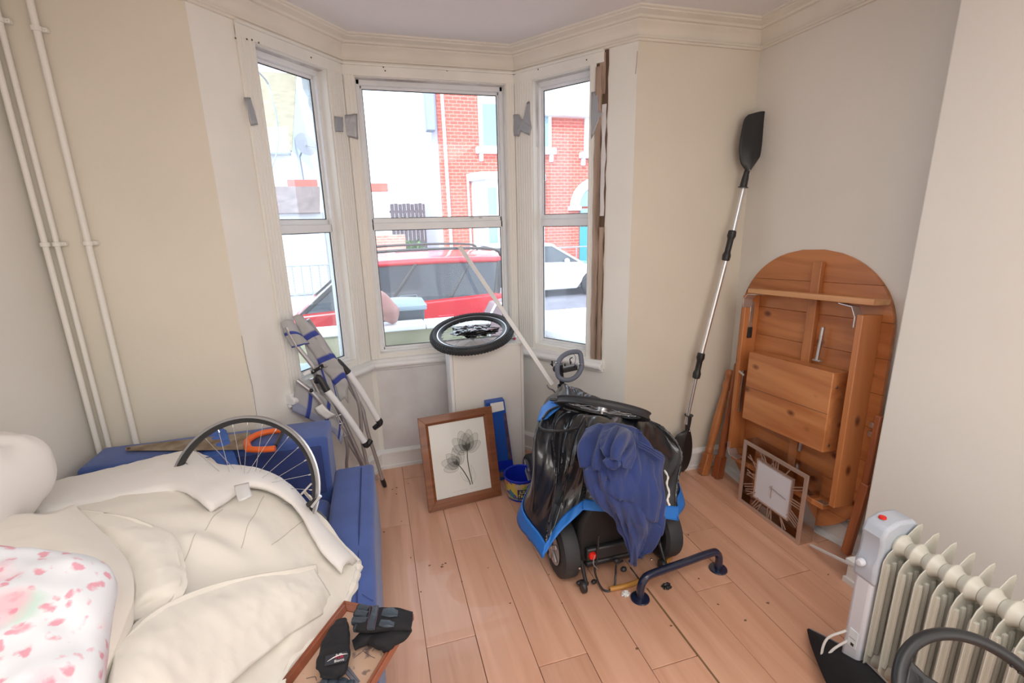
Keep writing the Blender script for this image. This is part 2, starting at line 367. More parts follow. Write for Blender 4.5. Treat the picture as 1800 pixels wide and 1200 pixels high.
def window(idx, a, b, s0, s1, edge_l, edge_r):
    """white frame set back in the opening: outer frame, top and bottom sash, two panes"""
    d, n = fd(a, b); z0, z1 = .77, 2.315; c = onf(a, b, (s0+s1)/2, -.06, z0)
    w_ = thing('window_%d' % idx, None, None, c); w_['kind'] = 'structure'
    g = G(); f0, f1 = s0-.03, s1+.03
    def S(g, x0, x1, h0, h1, t0, t1): strip(g, a, b, x0, x1, h0, h1, t0, t1)
    S(g, f0, s0+edge_l, z0-.01, z1+.01, -.098, -.05); S(g, s1-edge_r, f1, z0-.01, z1+.01, -.098, -.05)
    S(g, s0, s1, z1-.028, z1+.01, -.098, -.05); S(g, s0, s1, z0-.01, z0+.012, -.098, -.045)
    g.build('outer_frame', 'mould' if False else 'upvc', w_, bevel=.004)
    zm = 1.545
    for nm, h0, h1, tt in (('upper_sash', zm-.005, z1-.026, -.088), ('lower_sash', z0+.010, zm+.005, -.072)):
        g = G(); e = .022; x0, x1 = s0+edge_l-.004, s1-edge_r+.004
        S(g, x0, x0+e*.6, h0, h1, tt-.008, tt+.014); S(g, x1-e*.6, x1, h0, h1, tt-.008, tt+.014)
        S(g, x0, x1, h1-(.016 if nm == 'upper_sash' else .042), h1, tt-.008, tt+.014); S(g, x0, x1, h0, h0+(.036 if nm == 'upper_sash' else .016), tt-.008, tt+.014)
        so = g.build(nm, 'upvc', w_, bevel=.003)
        g = G(); S(g, x0+e*.5, x1-e*.5, h0+.01, h1-.01, tt-.002, tt+.001); g.build('pane', 'glass', so, smooth=0)
        g = G(); q = .0035; i0, i1, j0, j1 = x0+e*.6, x1-e*.6, h0+(.036 if nm == 'upper_sash' else .016), h1-(.016 if nm == 'upper_sash' else .042)
        for A in ((i0,i0+q,j0,j1),(i1-q,i1,j0,j1),(i0,i1,j0,j0+q),(i0,i1,j1-q,j1)): S(g, *A, tt+.001, tt+.006)
        g.build('seal', 'seal', so, smooth=0)
    # mould line round the head of the frame
    g = G(); S(g, s0, s1, z1-.003, z1+.001, -.05, -.02); S(g, s0-.001, s0+.002, z1-.35, z1, -.05, -.03)
    g.build('mould_line', 'mould', w_, smooth=0)
    return w_
w1 = window(1, BL, BC, .286, .70, .03, .018); w2 = window(2, BC, BD, .065, .90, .022, .022); w3 = window(3, BD, BR_, .13, .505, .012, .02)
for x in (703, 716, 830, 845):      # catches on the middle rail of the centre window
    g = G(); p = {703: V((0.177,2.985,1.577)), 716: V((0.221,2.985,1.576)), 830: V((0.616,2.985,1.571)), 845: V((0.670,2.985,1.570))}[x]
    g.obox(p, (.009,0,0), (0,.006,0), (0,0,.004)).build('catch', 'tube', w2, bevel=.002)
# outer stone piers between the bay lights and exterior wall skin
def pier(p, r=.12):
    g = G(); g.obox(V((p[0],p[1],1.25)), (r*.7,0,0), (0,r*.6,0), (0,0,1.1)); g.obox(V((p[0],p[1],2.30)), (r*.95,0,0), (0,r*.85,0), (0,0,.05)); g.obox(V((p[0],p[1],2.20)), (r*.8,0,0), (0,r*.7,0), (0,0,.03))
    return g
M['stone'] = mat('pale_painted_stone', (.80,.88,.92), .8, var=.04, vscale=4)
pier((-.165,3.09)).build('trim_pier_left', 'stone', bevel=.008)['kind'] = 'structure'
pier((.985,3.09)).build('trim_pier_right', 'stone', bevel=.008)['kind'] = 'structure'
g = G(); g.box(XL-.1, -.62, YF+.1, YF+.3, -.5, 2.64); g.box(1.43, XR+.3, YF+.1, YF+.3, -.5, 2.64); struct(g.build('wall_outside', 'stone', smooth=0))

# ================================================================ OUTSIDE THE WINDOW
GZ = -.55
def brickmat(name, c1, c2, mortar, scale=1):
    m = bpy.data.materials.new(name); m.use_nodes = True; n = m.node_tree.nodes; l = m.node_tree.links
    tc = n.new('ShaderNodeTexCoord'); sp = n.new('ShaderNodeSeparateXYZ'); ad = n.new('ShaderNodeMath'); cb = n.new('ShaderNodeCombineXYZ')
    l.new(tc.outputs['Object'], sp.inputs[0]); l.new(sp.outputs[0], ad.inputs[0]); l.new(sp.outputs[1], ad.inputs[1]); l.new(ad.outputs[0], cb.inputs[0]); l.new(sp.outputs[2], cb.inputs[1])
    b = n.new('ShaderNodeTexBrick'); b.inputs['Color1'].default_value = c1+(1,); b.inputs['Color2'].default_value = c2+(1,); b.inputs['Mortar'].default_value = mortar+(1,)
    b.inputs['Scale'].default_value = 4.4*scale; b.inputs['Mortar Size'].default_value = .03; b.inputs['Brick Width'].default_value = 1.0; b.inputs['Row Height'].default_value = .42
    l.new(cb.outputs[0], b.inputs[0]); l.new(b.outputs[0], n['Principled BSDF'].inputs['Base Color']); n['Principled BSDF'].inputs['Roughness'].default_value = .9
    return m
M['brick'] = brickmat('red_brick', (.60,.12,.08), (.50,.095,.065), (.70,.36,.30))
M['brick2'] = brickmat('pale_red_brick', (.52,.20,.16), (.60,.26,.20), (.62,.50,.44), 1.2)
M['asphalt'] = mat('grey_asphalt', (.19,.19,.23), .9, var=.12, vscale=4, bump=.3, bscale=30)
M['paver'] = mat('pink_pavers', (.36,.17,.15), .9, var=.18, vscale=9, bump=.3, bscale=30)
M['grass'] = mat('dry_grass', (.26,.26,.10), .95, var=.3, vscale=12)
M['kerb'] = mat('pale_concrete', (.55,.54,.53), .9, var=.08, vscale=8)
M['render'] = mat('white_render', (.78,.80,.82), .85, var=.03, vscale=3)
M['render_y'] = mat('mossy_cream_render', (.34,.33,.22), .9, col2=(.24,.25,.14), vscale=6, bump=.4, bscale=20)
M['carwhite'] = mat('white_car_paint', (.74,.78,.80), .25, coat=.8)
M['carred'] = mat('red_car_paint', (.52,.008,.02), .3, coat=.8)
M['carglass'] = mat('dark_car_glass', (.035,.045,.06), .06, coat=.6)
M['fencewood'] = mat('dark_weathered_fence', (.115,.09,.115), .9, var=.25, vscale=7, stretch=(5,5,.6))
M['leaf'] = mat('green_foliage', (.12,.26,.09), .8, var=.4, vscale=14, bump=1, bscale=20)
M['teal'] = mat('teal_door_paint', (.04,.30,.36), .5)
M['winglass'] = mat('pale_blue_window_glass', (.22,.36,.42), .08, coat=.4)
M['roof_tile'] = mat('buff_roof_tile', (.30,.27,.19), .9, var=.15, vscale=5, bump=.3, bscale=14)
M['roof_tile2'] = mat('grey_brown_roof_tile', (.19,.15,.15), .9, var=.2, vscale=5, bump=.3, bscale=14)
M['coral'] = mat('coral_ridge_brick', (.58,.13,.10), .9)
M['soffit'] = mat('blue_grey_bargeboard', (.28,.34,.42), .7)
M['shutter'] = mat('white_roller_door', (.74,.76,.78), .6)
M['bin'] = mat('grey_bin_plastic', (.07,.09,.11), .5)
M['dustlid'] = mat('pale_grey_bin_lid', (.26,.34,.40), .5)
M['pinkbag'] = mat('pinkish_plastic_sack', (.36,.17,.145), .45, var=.2, vscale=9, bump=.6, bscale=14)
M['satdish'] = mat('grey_dish', (.42,.44,.48), .5)
M['pebble'] = mat('dark_speckled_bin', (.03,.035,.045), .35, col2=(.25,.28,.30), vscale=60)
struct(G().box(-30, 40, 3.35, 60, GZ-.2, GZ-.02).build('trim_street_road', 'asphalt', smooth=0))
struct(G().box(-8, 12, 4.75, 5.55, GZ-.02, GZ+.06).build('trim_pavement', 'paver', bevel=.01))
struct(G().box(-8, 12, 3.2, 4.4, GZ-.02, GZ+.02).build('trim_front_garden', 'kerb'))
struct(G().prism([(2.3,6.2),(6.5,6.2),(6.5,10.6),(5.0,9.95),(4.0,9.25),(2.6,8.5)], (0,0,GZ-.02), (1,0,0), (0,1,0), (0,0,.03)).build('trim_paved_corner', 'paver'))
tag(G().prism([(2.0,8.6),(3.2,8.9),(4.4,9.7),(4.6,10.0),(2.0,10.0)], (0,0,GZ-.02), (1,0,0), (0,1,0), (0,0,.04)).build('grass', 'grass'), kind='stuff')
struct(G().box(1.5, 14, 10.0, 10.25, GZ-.02, GZ+.03).build('trim_kerb', 'kerb'))
struct(G().box(-12, 20, 13.9, 14.95, GZ-.02, GZ+.08).build('trim_far_pavement', 'kerb'))
# garden wall with coping
gw = thing('garden_wall', 'low mossy cream garden wall with white coping below the centre window', 'wall', (0,4.5,GZ))
G().box(-2.6, 1.03, 4.42, 4.62, GZ, .575).jitter(.004, 3).build('wall_body', 'render_y', gw)
for i in range(6):
    x0 = -2.6+i*.605; G().box(x0, x0+.6, 4.39, 4.66, .575, .625).build('coping_slab', 'render', gw, bevel=.012)
g = G(); g.lathe([(.70,GZ),(.70,.30),(.735,.34),(.735,.40),(.70,.43),(0,.47)], (2.42,4.85,0), n=40)
pw = g.build('round_planter_wall', 'render', bevel=.01); tag(pw, 'white rounded low wall outside the right window', 'wall')
pp = thing('gate_pier', 'pinkish garden pier with white edges behind the red car tail', 'pier', (1.25,4.7,GZ))
G().prism([(0,0),(.48,0),(.48,1.33),(.10,1.27),(.03,1.15)], (1.05,4.62,GZ), (1,0,0), (0,0,1), (0,.25,0)).build('pier_body', mat('pink_render', (.33,.23,.24), .9, var=.08), pp, bevel=.01)
G().tube([(1.05,4.60,GZ),(1.08,4.60,GZ+1.15),(1.15,4.60,GZ+1.27),(1.53,4.60,GZ+1.33)], .014, 6).build('white_edging', 'render', pp)
def bin_(x, y, ztop, w, label, zb=GZ, body='bin'):
    t = thing('wheelie_bin', label, 'bin', (x,y,zb)); a = w/2
    g = G(); n = 4; g.add([(x-a*.8,y-a*.8,zb+.04),(x+a*.8,y-a*.8,zb+.04),(x+a*.8,y+a*.8,zb+.04),(x-a*.8,y+a*.8,zb+.04),(x-a,y-a,ztop-.08),(x+a,y-a,ztop-.08),(x+a,y+a,ztop-.08),(x-a,y+a,ztop-.08)],
                   [(3,2,1,0),(4,5,6,7),(0,1,5,4),(1,2,6,5),(2,3,7,6),(3,0,4,7)]); g.build('bin_body', body, t, bevel=.02)
    G().box(x-a-.02, x+a+.02, y-a-.03, y+a+.02, ztop-.09, ztop-.05).build('rim', 'dustlid', t, bevel=.012)
    g = G().grid(lambda u,v: V((x+(u-.5)*(w+.05), y+(v-.5)*(w+.05), ztop-.05+.05*math.sin(math.pi*min(1,max(0,u)))**.5*math.sin(math.pi*v)**.5)), 12, 12); g.build('lid', 'dustlid', t)
    G().tube([(x+a*.2,y+a+.02,ztop-.05),(x+a*.2,y+a+.07,ztop-.03),(x+a*.9,y+a+.07,ztop-.03),(x+a*.9,y+a+.02,ztop-.05)], .012, 8).build('handle', 'bin', t)
    for s in (-1,1): G().cyl((x+s*a*.95-.02,y+a,zb+.1),(x+s*a*.95+.02,y+a,zb+.1), .1, n=18).build('wheel', 'rubber', t)
    return t
bin_(.20, 4.95, .80, .50, 'grey wheelie bin behind the garden wall beside the red car')
bin_(-.62, 3.85, .47, .50, 'dark wheelie bin low in the left window', body='pebble')
# pink sack on the wall
g = G().grid(lambda u, v: V((.10+.15*math.sin(math.pi*v)**.7*(1-.45*v)*math.cos(2*math.pi*u)+.02-.10*v, 4.5+.14*math.sin(math.pi*v)**.7*(1-.5*v)*math.sin(2*math.pi*u), .625+.34*v)), 28, 18, cu=True).jitter(.02, 9)
tag(g.build('rubbish_sack', 'pinkbag', sub=1), 'pinkish crumpled plastic sack on the garden wall', 'sack')
g = G().grid(lambda u, v: V((-.23+.10*math.sin(math.pi*v)**.6*math.cos(2*math.pi*u), 4.50+.11*math.sin(math.pi*v)**.6*math.sin(2*math.pi*u), .622+.36*v)), 20, 12, cu=True).jitter(.03, 8)
tag(g.build('carrier_bag', 'render', sub=1), 'white plastic bag beside the pinkish sack on the wall', 'sack')
tb = thing('garden_tub', 'dark plastic tub in front of the mossy garden wall', 'tub', (.2,4.15,GZ))
g = G().lathe([(.17,GZ+.02),(.205,.40),(.215,.41),(.215,.44),(.195,.44),(.185,.30),(0,.28)], (.27,4.12,0), n=30); g.build('tub_body', 'bin', tb)
tag(G().tube([(.20,3.86,GZ),(.20,3.86,.47)], .022, 10).build('post', 'dustlid', None), 'grey post standing in front of the dark garden tub', 'post')
# cars ------------------------------------------------------------------
def car(name, label, x0, L, s, y0, W, g0, paint, H, belt, gh, rails=False, tail='red'):
    """x0 nose position, s=+1 the car extends to +X from its nose; H roof height, gh = greenhouse stations"""
    t = thing(name, label, 'car', (x0+s*L/2, y0+W/2, g0))
    X = lambda u: x0+s*u
    prof = [(0.02,.32),(0,.55),(.08,.72),(.25,.80),(gh[0]-.05,belt[0]-.06),(gh[0],belt[0]),(gh[3],belt[1]),(L-.06,belt[1]-.05),(L,.75),(L-.02,.30),(L-.35,.20)]
    wr = .33; wf, wb = .82, L-.80
    def arch(c): return [(c+wr*1.12*math.cos(a), .30+wr*1.12*math.sin(a)) for a in [R(180-12-k*(156/8)) if False else R(12+k*19.5) for k in range(9)]]
    low = [(L-.35,.20)]+[(p[0], max(.2, p[1])) for p in arch(wb)]+[(wb-.5,.20),(wf+.5,.20)]+[(p[0], max(.2,p[1])) for p in arch(wf)]+[(.2,.22)]
    g = G(); o = (X(0), y0, g0)
    pts = prof[:-1]+low
    g.prism(pts, o, (s,0,0), (0,0,1), (0,W,0)); g.build('body', paint, t, bevel=.05, segs=3)
    ins = .14
    bz0, bz1 = belt
    # greenhouse: glass block tapering inwards towards the roof
    b0, b1, b2, b3 = gh    # base front, roof front, roof rear, base rear
    yb0, yb1 = y0+.03, y0+W-.03; yt0, yt1 = y0+ins, y0+W-ins; zt = H-.10
    vs = [(X(b0),yb0,g0+bz0-.03),(X(b3),yb0,g0+bz1-.03),(X(b3),yb1,g0+bz1-.03),(X(b0),yb1,g0+bz0-.03),(X(b1),yt0,g0+zt),(X(b2),yt0,g0+zt),(X(b2),yt1,g0+zt),(X(b1),yt1,g0+zt)]
    G().add(vs, [(3,2,1,0),(4,5,6,7),(0,1,5,4),(1,2,6,5),(2,3,7,6),(3,0,4,7)]).build('glazing', 'carglass', t, bevel=.02)
    def roof(u, v):
        xx = b1-.10+(b2-b1+.22)*u; yy = yt0-.03+(yt1-yt0+.06)*v
        return V((X(xx), yy, g0+zt-.015+.10*(math.sin(math.pi*v)**.6*.7+.3)*(math.sin(math.pi*(.08+.84*u))**.5)))
    G().grid(roof, 24, 14).build('roof', paint, t, solid=.05)
    for side in (0,1):
        yb, yt = (yb0, yt0) if side == 0 else (yb1, yt1)
        for (ub, ut, wd) in ((b0,b1,.05),(b0+(b3-b0)*.42,b1+(b2-b1)*.40,.035),(b0+(b3-b0)*.74,b1+(b2-b1)*.78,.03),(b3,b2,.08)):
            f = (ub-b0)/(b3-b0); zb = bz0+(bz1-bz0)*f
            G().beam((X(ub),yb,g0+zb-.04),(X(ut),yt,g0+zt), wd, .035, (0,1,0)).build('pillar', paint if not rails else 'black', t, bevel=.008)
    for yb, yt, k in ((yb0,yt0,-1),(yb1,yt1,1)):
        G().beam((X(b0),yb+k*.012,g0+bz0-.01),(X(b3),yb+k*.012,g0+bz1-.01), .02, .025, (0,0,1)).build('belt_trim', paint, t)
    for c in (wf, wb):
        for yy, k in ((y0+.01, 1), (y0+W-.01, -1)):
            wl = G().lathe([(.20,0),(wr-.04,0),(wr,.04),(wr,.17),(wr-.04,.21),(.2,.21)], (X(c),yy,g0+wr), (0,k,0), 28).build('wheel', 'rubber', t)
            g = G().lathe([(0,.03),(.04,.02),(.05,.05),(.2,.04),(.215,.02),(.22,.10)], (X(c),yy,g0+wr), (0,k,0), 20)
            for a in range(5):
                an = a*2*math.pi/5; dd = V((math.cos(an),0,math.sin(an))); g.beam(V((X(c),yy+k*.03,g0+wr))+dd*.03, V((X(c),yy+k*.03,g0+wr))+dd*.2, .045, .02, (0,1,0))
            g.build('hub', 'alu', wl)
    for yy, k in ((y0,-1),(y0+W,1)):
        G().sph((X(b0+.52), yy+k*.09, g0+bz0+.06), (.07,.10,.07), 12, 8).build('mirror', paint, t)
        for c in (b0+(b3-b0)*.38, b0+(b3-b0)*.72):
            G().obox((X(c), yy+k*.008, g0+bz0-.14), (.10,0,0), (0,.015,0), (0,0,.018)).build('door_handle', paint, t, bevel=.01)
        G().obox((X(L-.09), yy-k*.03, g0+bz1-.06), (.13,0,0), (0,.05,0), (0,0,.085)).build('tail_lamp', 'red' if tail == 'red' else 'winglass', t, bevel=.02)
        G().obox((X(.17), yy-k*.05, g0+.66), (.16,0,0), (0,.06,0), (0,0,.06)).build('head_lamp', 'winglass', t, bevel=.02)
        if rails:
            yr = y0+ins+.04 if k < 0 else y0+W-ins-.04
            G().tube(smooth_path([(X(b1+.02),yr,g0+zt+.02),(X(b1+.12),yr,g0+zt+.125),(X((b1+b2)/2),yr,g0+zt+.15),(X(b2-.12),yr,g0+zt+.125),(X(b2+.02),yr,g0+zt+.03)], 5), .018, 8).build('roof_rail', 'black', t)
    return t
car('red_estate_car', 'red estate car with roof rails parked close outside', -2.45, 4.3, 1, 5.9, 1.8, GZ+.02, 'carred', 1.70, (1.06,1.17), (1.55,2.25,4.05,3.95), True)
car('white_hatchback', 'white hatchback parked across the road', 6.75, 4.1, -1, 12.2, 1.7, GZ, 'carwhite', 1.52, (.93,1.0), (1.15,2.05,3.6,3.95), False, 'clear')
# house across the road -------------------------------------------------------
hb = thing('brick_house', 'red brick house with white bay window and arched doorway across the road', 'house', (5.5,15,GZ))
g = G(); g.box(2.17, 12, 15, 18.4, GZ, 6.2); g.build('brick_wall', 'brick', hb, smooth=0)
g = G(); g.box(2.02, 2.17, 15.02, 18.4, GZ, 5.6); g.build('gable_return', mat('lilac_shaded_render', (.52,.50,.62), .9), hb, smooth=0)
def part(nm, m, par, *bx, bevel=.02): return G().box(*bx).build(nm, m, par, bevel=bevel)
part('eaves_cornice', 'render', hb, 4.6, 12, 14.7, 15.05, 4.62, 6.3); part('bargeboard', 'soffit', hb, 1.83, 2.08, 14.7, 15.1, 4.1, 6.6)
g = G().cyl((2.40,14.93,1.0-1.5),(2.34,14.93,5.2), .05, n=10); g.build('downpipe', 'render', hb)
g = G().cyl((3.02,14.93,GZ),(2.99,14.93,2.85), .035, n=10); g.build('downpipe', 'render', hb)
g = G(); g.box(2.10,2.30,14.9,15.02,4.9,5.3); 
# bay: white painted, angled
bay = G().prism([(3.10,15.0),(3.40,14.35),(5.1,14.35),(5.4,15.0)], (0,0,GZ), (1,0,0), (0,1,0), (0,0,2.95+.35)).build('bay_window', 'render', hb, bevel=.02)
G().prism([(2.95,15.0),(3.28,14.2),(5.2,14.2),(5.55,15.0)], (0,0,2.72), (1,0,0), (0,1,0), (0,0,.22)).build('bay_roof', 'render', bay, bevel=.03)
for x0, x1 in ((3.46,3.72),(3.95,4.5),(4.72,4.98)):
    f = part('pane', 'winglass', bay, x0, x1, 14.32, 14.36, 1.72, 2.5, bevel=0); part('pane', 'winglass', bay, x0, x1, 14.32, 14.36, .85, 1.66, bevel=0)
for x0 in (3.50,5.1):
    wf = part('window_frame', 'render', hb, x0-.1, x0+.62, 14.93, 15.02, 3.72, 5.3); part('pane', 'winglass', wf, x0+.02, x0+.5, 14.91, 14.95, 3.75, 4.9, bevel=0)
    part('window_sill', 'render', hb, x0-.22, x0+.75, 14.82, 15.02, 3.52, 3.70); 
    for k in (-.12, .55): part('bracket', 'render', hb, x0+k, x0+k+.12, 14.88, 15.02, 3.30, 3.52)
wf = part('window_frame', 'render', hb, 6.85, 7.8, 14.93, 15.02, 3.6, 4.66); part('window_sill', 'render', hb, 6.68, 8.0, 14.82, 15.02, 3.42, 3.6); part('bracket', 'render', hb, 6.75, 6.87, 14.88, 15.02, 3.2, 3.42)
# arched doorway
g = G(); A = [R(180*k/18) for k in range(19)]
pts = [(math.cos(a)*.98, math.sin(a)*.92) for a in A]+[(math.cos(a)*.66, math.sin(a)*.66) for a in A[::-1]]
dw = g.prism(pts, (7.36,14.9,1.93), (1,0,0), (0,0,1), (0,.14,0)).build('door_arch', 'render', hb, bevel=.015)
part('impost', 'render', dw, 6.30, 6.75, 14.86, 15.02, 1.80, 1.94); part('impost', 'render', dw, 7.97, 8.42, 14.86, 15.02, 1.80, 1.94)
g = G().prism([(math.cos(a)*.66, math.sin(a)*.66) for a in A], (7.36,14.94,1.93), (1,0,0), (0,0,1), (0,.05,0)); g.build('fanlight', 'winglass', hb)
dr = part('front_door', 'teal', hb, 6.72, 8.0, 14.94, 15.0, .1, 1.28); part('door_light', 'winglass', hb, 6.72, 8.0, 14.94, 15.0, 1.38, 1.86); part('door_rail', 'render', hb, 6.70, 8.0, 14.92, 15.0, 1.28, 1.38)
# railings in front of it
def railing(name, label, x0, x1, y, z1, n):
    t = thing(name, label, 'railing', ((x0+x1)/2, y, GZ)); G().tube([(x0,y,z1),(x1,y,z1)], .022, 6).build('top_rail', 'soffit', t); G().tube([(x0,y,z1-.75),(x1,y,z1-.75)], .018, 6).build('lower_rail', 'soffit', t)
    for i in range(n): x = x0+(x1-x0)*i/(n-1); G().tube([(x,y,GZ),(x,y,z1+.03)], .016, 6).build('bar', 'soffit', t)
railing('house_railing', 'thin metal railing in front of the brick house', 2.9, 9.0, 14.1, .68, 12)
railing('garage_railing', 'metal railing in front of the white garage door', -2.8, -1.0, 14.1, .47, 9)
# white gabled house far left
lh = thing('rendered_house', 'white rendered house with buff tiled roof seen in the left window', 'house', (-5,19.5,GZ))
G().box(-9,-2.02,16,23,GZ,3.7).build('house_wall', 'render', lh, smooth=0)
G().prism([(16,3.7),(23,3.7),(19.5,6.45)], (-2.03,0,0), (0,1,0), (0,0,1), (-7,0,0)).build('gable', mat('blue_white_render', (.60,.70,.74), .9), lh, smooth=0)
g = G(); r0 = V((-1.95,15.75,3.6)); up = V((0,3.75,2.95)); nrm = V((0,-2.95,3.75)).normalized()
for i in range(22):
    a = r0+up*(i/22.); b = r0+up*((i+1.1)/22.); g.obox((a+b)/2+V((-3.6,0,0))+nrm*.03, (3.6,0,0), (b-a)/2+nrm*.018, nrm*.018)
g.build('tiled_roof', 'roof_tile', lh, smooth=0)
G().tube([(-9,15.68,3.55),(-1.98,15.68,3.55)], .06, 8).build('gutter', 'soffit', lh)
ds = thing('satellite_dish', 'grey satellite dish on the pale gable', 'dish', (-1.800,17.729,4.063))
dc = V((-1.780,17.532,4.035)); G().lathe([(0,0),(.14,.015),(.27,.05),(.36,.09)], dc, (.6,-.75,.2), 22).build('dish', 'satdish', ds, solid=.02)
G().tube([dc, dc+V((-.2,.3,-.3))], .03, 6).build('bracket', 'satdish', ds); G().tube([dc+V((0,0,.0)), dc+V((.35,-.45,-.12))], .02, 6).build('arm', 'satdish', ds)
tag(G().tube(smooth_path([dc+V((-.2,.2,-.3)), dc+V((-.16,.2,-1.2)), dc+V((-.05,.2,-2.0))], 5), .02, 5).build('aerial_cable', 'soffit'), 'cable hanging below the satellite dish', 'cable')
tag(G().tube(smooth_path([(-.95,2.72,2.60), (-0.951,6.000,3.089), (-0.867,6.000,2.820), (-0.855,6.000,2.539), (-0.893,6.000,2.337), (-0.968,6.000,2.162)], 6), .008, 5).build('overhead_cable', 'soffit'), 'thin loose cable hanging outside the left window', 'cable')
# garage
ga = thing('garage', 'small garage with tiled roof and white roller door', 'garage', (-2,15.2,GZ))
G().box(-4.5,-1.30,15.2,15.9,GZ,1.9).build('garage_wall', 'render', ga, smooth=0)
dg_ = G()
for i in range(22): z = GZ+.1+i*.083; dg_.box(-3.6,-1.45,15.13,15.2,z,z+.074)
dg_.build('roller_door', 'shutter', ga, bevel=.006)
g = G(); r0 = V((-3.0,14.95,1.86)); up = V((0,.85,.72)); nrm = V((0,-.72,.85)).normalized()
for i in range(9):
    a = r0+up*(i/9.); b = r0+up*((i+1.15)/9.); g.obox((a+b)/2+nrm*.03, (1.68,0,0), (b-a)/2+nrm*.02, nrm*.022)
g.build('tiled_roof', 'roof_tile2', ga, smooth=0)
G().box(-2.20,-1.38,15.82,15.95,2.50,2.84).build('brick_parapet', 'coral', ga, smooth=0)
# brick pier, white wall, fence and hedge between the houses
gp = thing('boundary_wall', 'white boundary wall with coral brick cap left of the fence', 'wall', (.3,15.2,GZ))
G().box(-1.2,.60,15.1,15.4,GZ,2.45).build('wall_body', 'render', gp, smooth=0); G().box(-.3,.62,15.06,15.44,2.45,2.68).build('brick_cap', 'coral', gp, bevel=.02)
tag(G().box(.1,1.0,14.9,15.2,GZ,1.2).build('brick_garden_wall', 'brick2', bevel=.02), 'low pale red brick wall below the fence', 'wall')
fc = thing('board_fence', 'dark vertical board fence between the two houses', 'fence', (1.7,19,GZ))
for i in range(14):
    x = .80+i*.15; G().box(x, x+.142, 19+.01*(i%2), 19.03+.01*(i%2), GZ, 2.24+.015*math.sin(i*2.1)).build('board', 'fencewood', fc)
G().box(.75,2.95,19.04,19.1,1.9,2.0).build('rail', 'fencewood', fc); G().box(.75,2.95,19.04,19.1,.4,.5).build('rail', 'fencewood', fc)
rr = random.Random(5)
g = G()
for i in range(260):
    c = V((rr.uniform(.9,1.75), rr.uniform(15.6,16.6), rr.uniform(.2,.95))); a = V((rr.uniform(-1,1),rr.uniform(-1,1),rr.uniform(-.3,1))).normalized()*.11; b = a.cross(V((rr.random(),.3,.8))).normalized()*.045
    g.add([c-a, c+b, c+a, c-b], [(0,1,2,3)])
tag(g.build('shrub', 'leaf', smooth=0), 'green shrub below the dark fence', 'shrub')

# ================================================================ WALL FITTINGS
def tensor(rows, nu, nv):
    """smooth surface through a control grid of points"""
    k = max(2, nu//(len(rows)-1)); q = max(2, nv//(len(rows[0])-1))
    R1 = [smooth_path(r, q) for r in rows]; cols = []
    for j in range(len(R1[0])): cols.append(smooth_path([r[j] for r in R1], k))
    nu2, nv2 = len(cols[0]), len(cols)
    return [[cols[j][i] for j in range(nv2)] for i in range(nu2)]
def surf(g, S):
    n, m = len(S), len(S[0]); g.add([p for r in S for p in r], [(i*m+j, (i+1)*m+j, (i+1)*m+j+1, i*m+j+1) for i in range(n-1) for j in range(m-1)]); return g
def normals(S):
    n, m = len(S), len(S[0]); N = []
    for i in range(n):
        r = []
        for j in range(m):
            a = S[min(i+1,n-1)][j]-S[max(i-1,0)][j]; b = S[i][min(j+1,m-1)]-S[i][max(j-1,0)]
            v = b.cross(a); v = v.normalized() if v.length > 1e-9 else V((0,0,1)); r.append(v if v.z >= 0 or abs(v.z) < .2 and v.y < 0 else -v)
        N.append(r)
    return N
def fold(S, fn):
    N = normals(S); n, m = len(S), len(S[0])
    return [[S[i][j]+N[i][j]*fn(i/(n-1), j/(m-1), S[i][j]) for j in range(m)] for i in range(n)]
def ridged(p, sc, st=1.0):
    return (1-abs(noise.noise(V(p)*sc)))**3*st
def pipe(x, y, r, label, clips):
    t = thing('heating_pipe', label, 'pipe', (x, y, 0), 'painted pipes in the left corner')
    g = G().cyl((x,y,.0),(x,y,ZC-.02), r, n=14); g.build('pipe_run', 'gloss', t)
    for z in clips:
        g = G(); g.lathe([(r+.001,-.008),(r+.005,-.008),(r+.005,.008),(r+.001,.008)], (x,y,z), n=14); g.obox((x+.014,2.289,z), (.014,0,0), (0,.010,0), (0,0,.007)); c = g.build('pipe_clip', 'gloss', t, bevel=.001); c['kind']='stuff' if False else ''
        del c['kind']
        G().cyl((x+.022,2.279,z),(x+.022,2.272,z), .003, n=8).build('screw', 'gloss', c)
pipe(-1.192, 2.262, .0105, 'leftmost cream pipe of the touching pair in the corner', (1.5, 2.26))
pipe(-1.163, 2.278, .0095, 'right pipe of the touching cream pair in the corner', (1.5, 2.26))
pipe(-1.062, 2.277, .0115, 'single cream pipe standing right of the corner pair', (1.5, 2.24))
v = thing('round_wall_vent', 'small round ribbed vent low on the left wall', 'vent', (-1.22,1.98,.77))
G().lathe([(0,.004),(.034,.004),(.038,.002),(.038,0)], (-1.219,1.98,.77), (1,0,0), 24).build('disc', 'white_plastic', v)
for i in range(6): G().obox((-1.2135,1.98,.77-.025+i*.010), (.0012,0,0), (0,.028-abs(i-2.5)*.004,0), (0,0,.0022)).build('rib', 'tube', v)
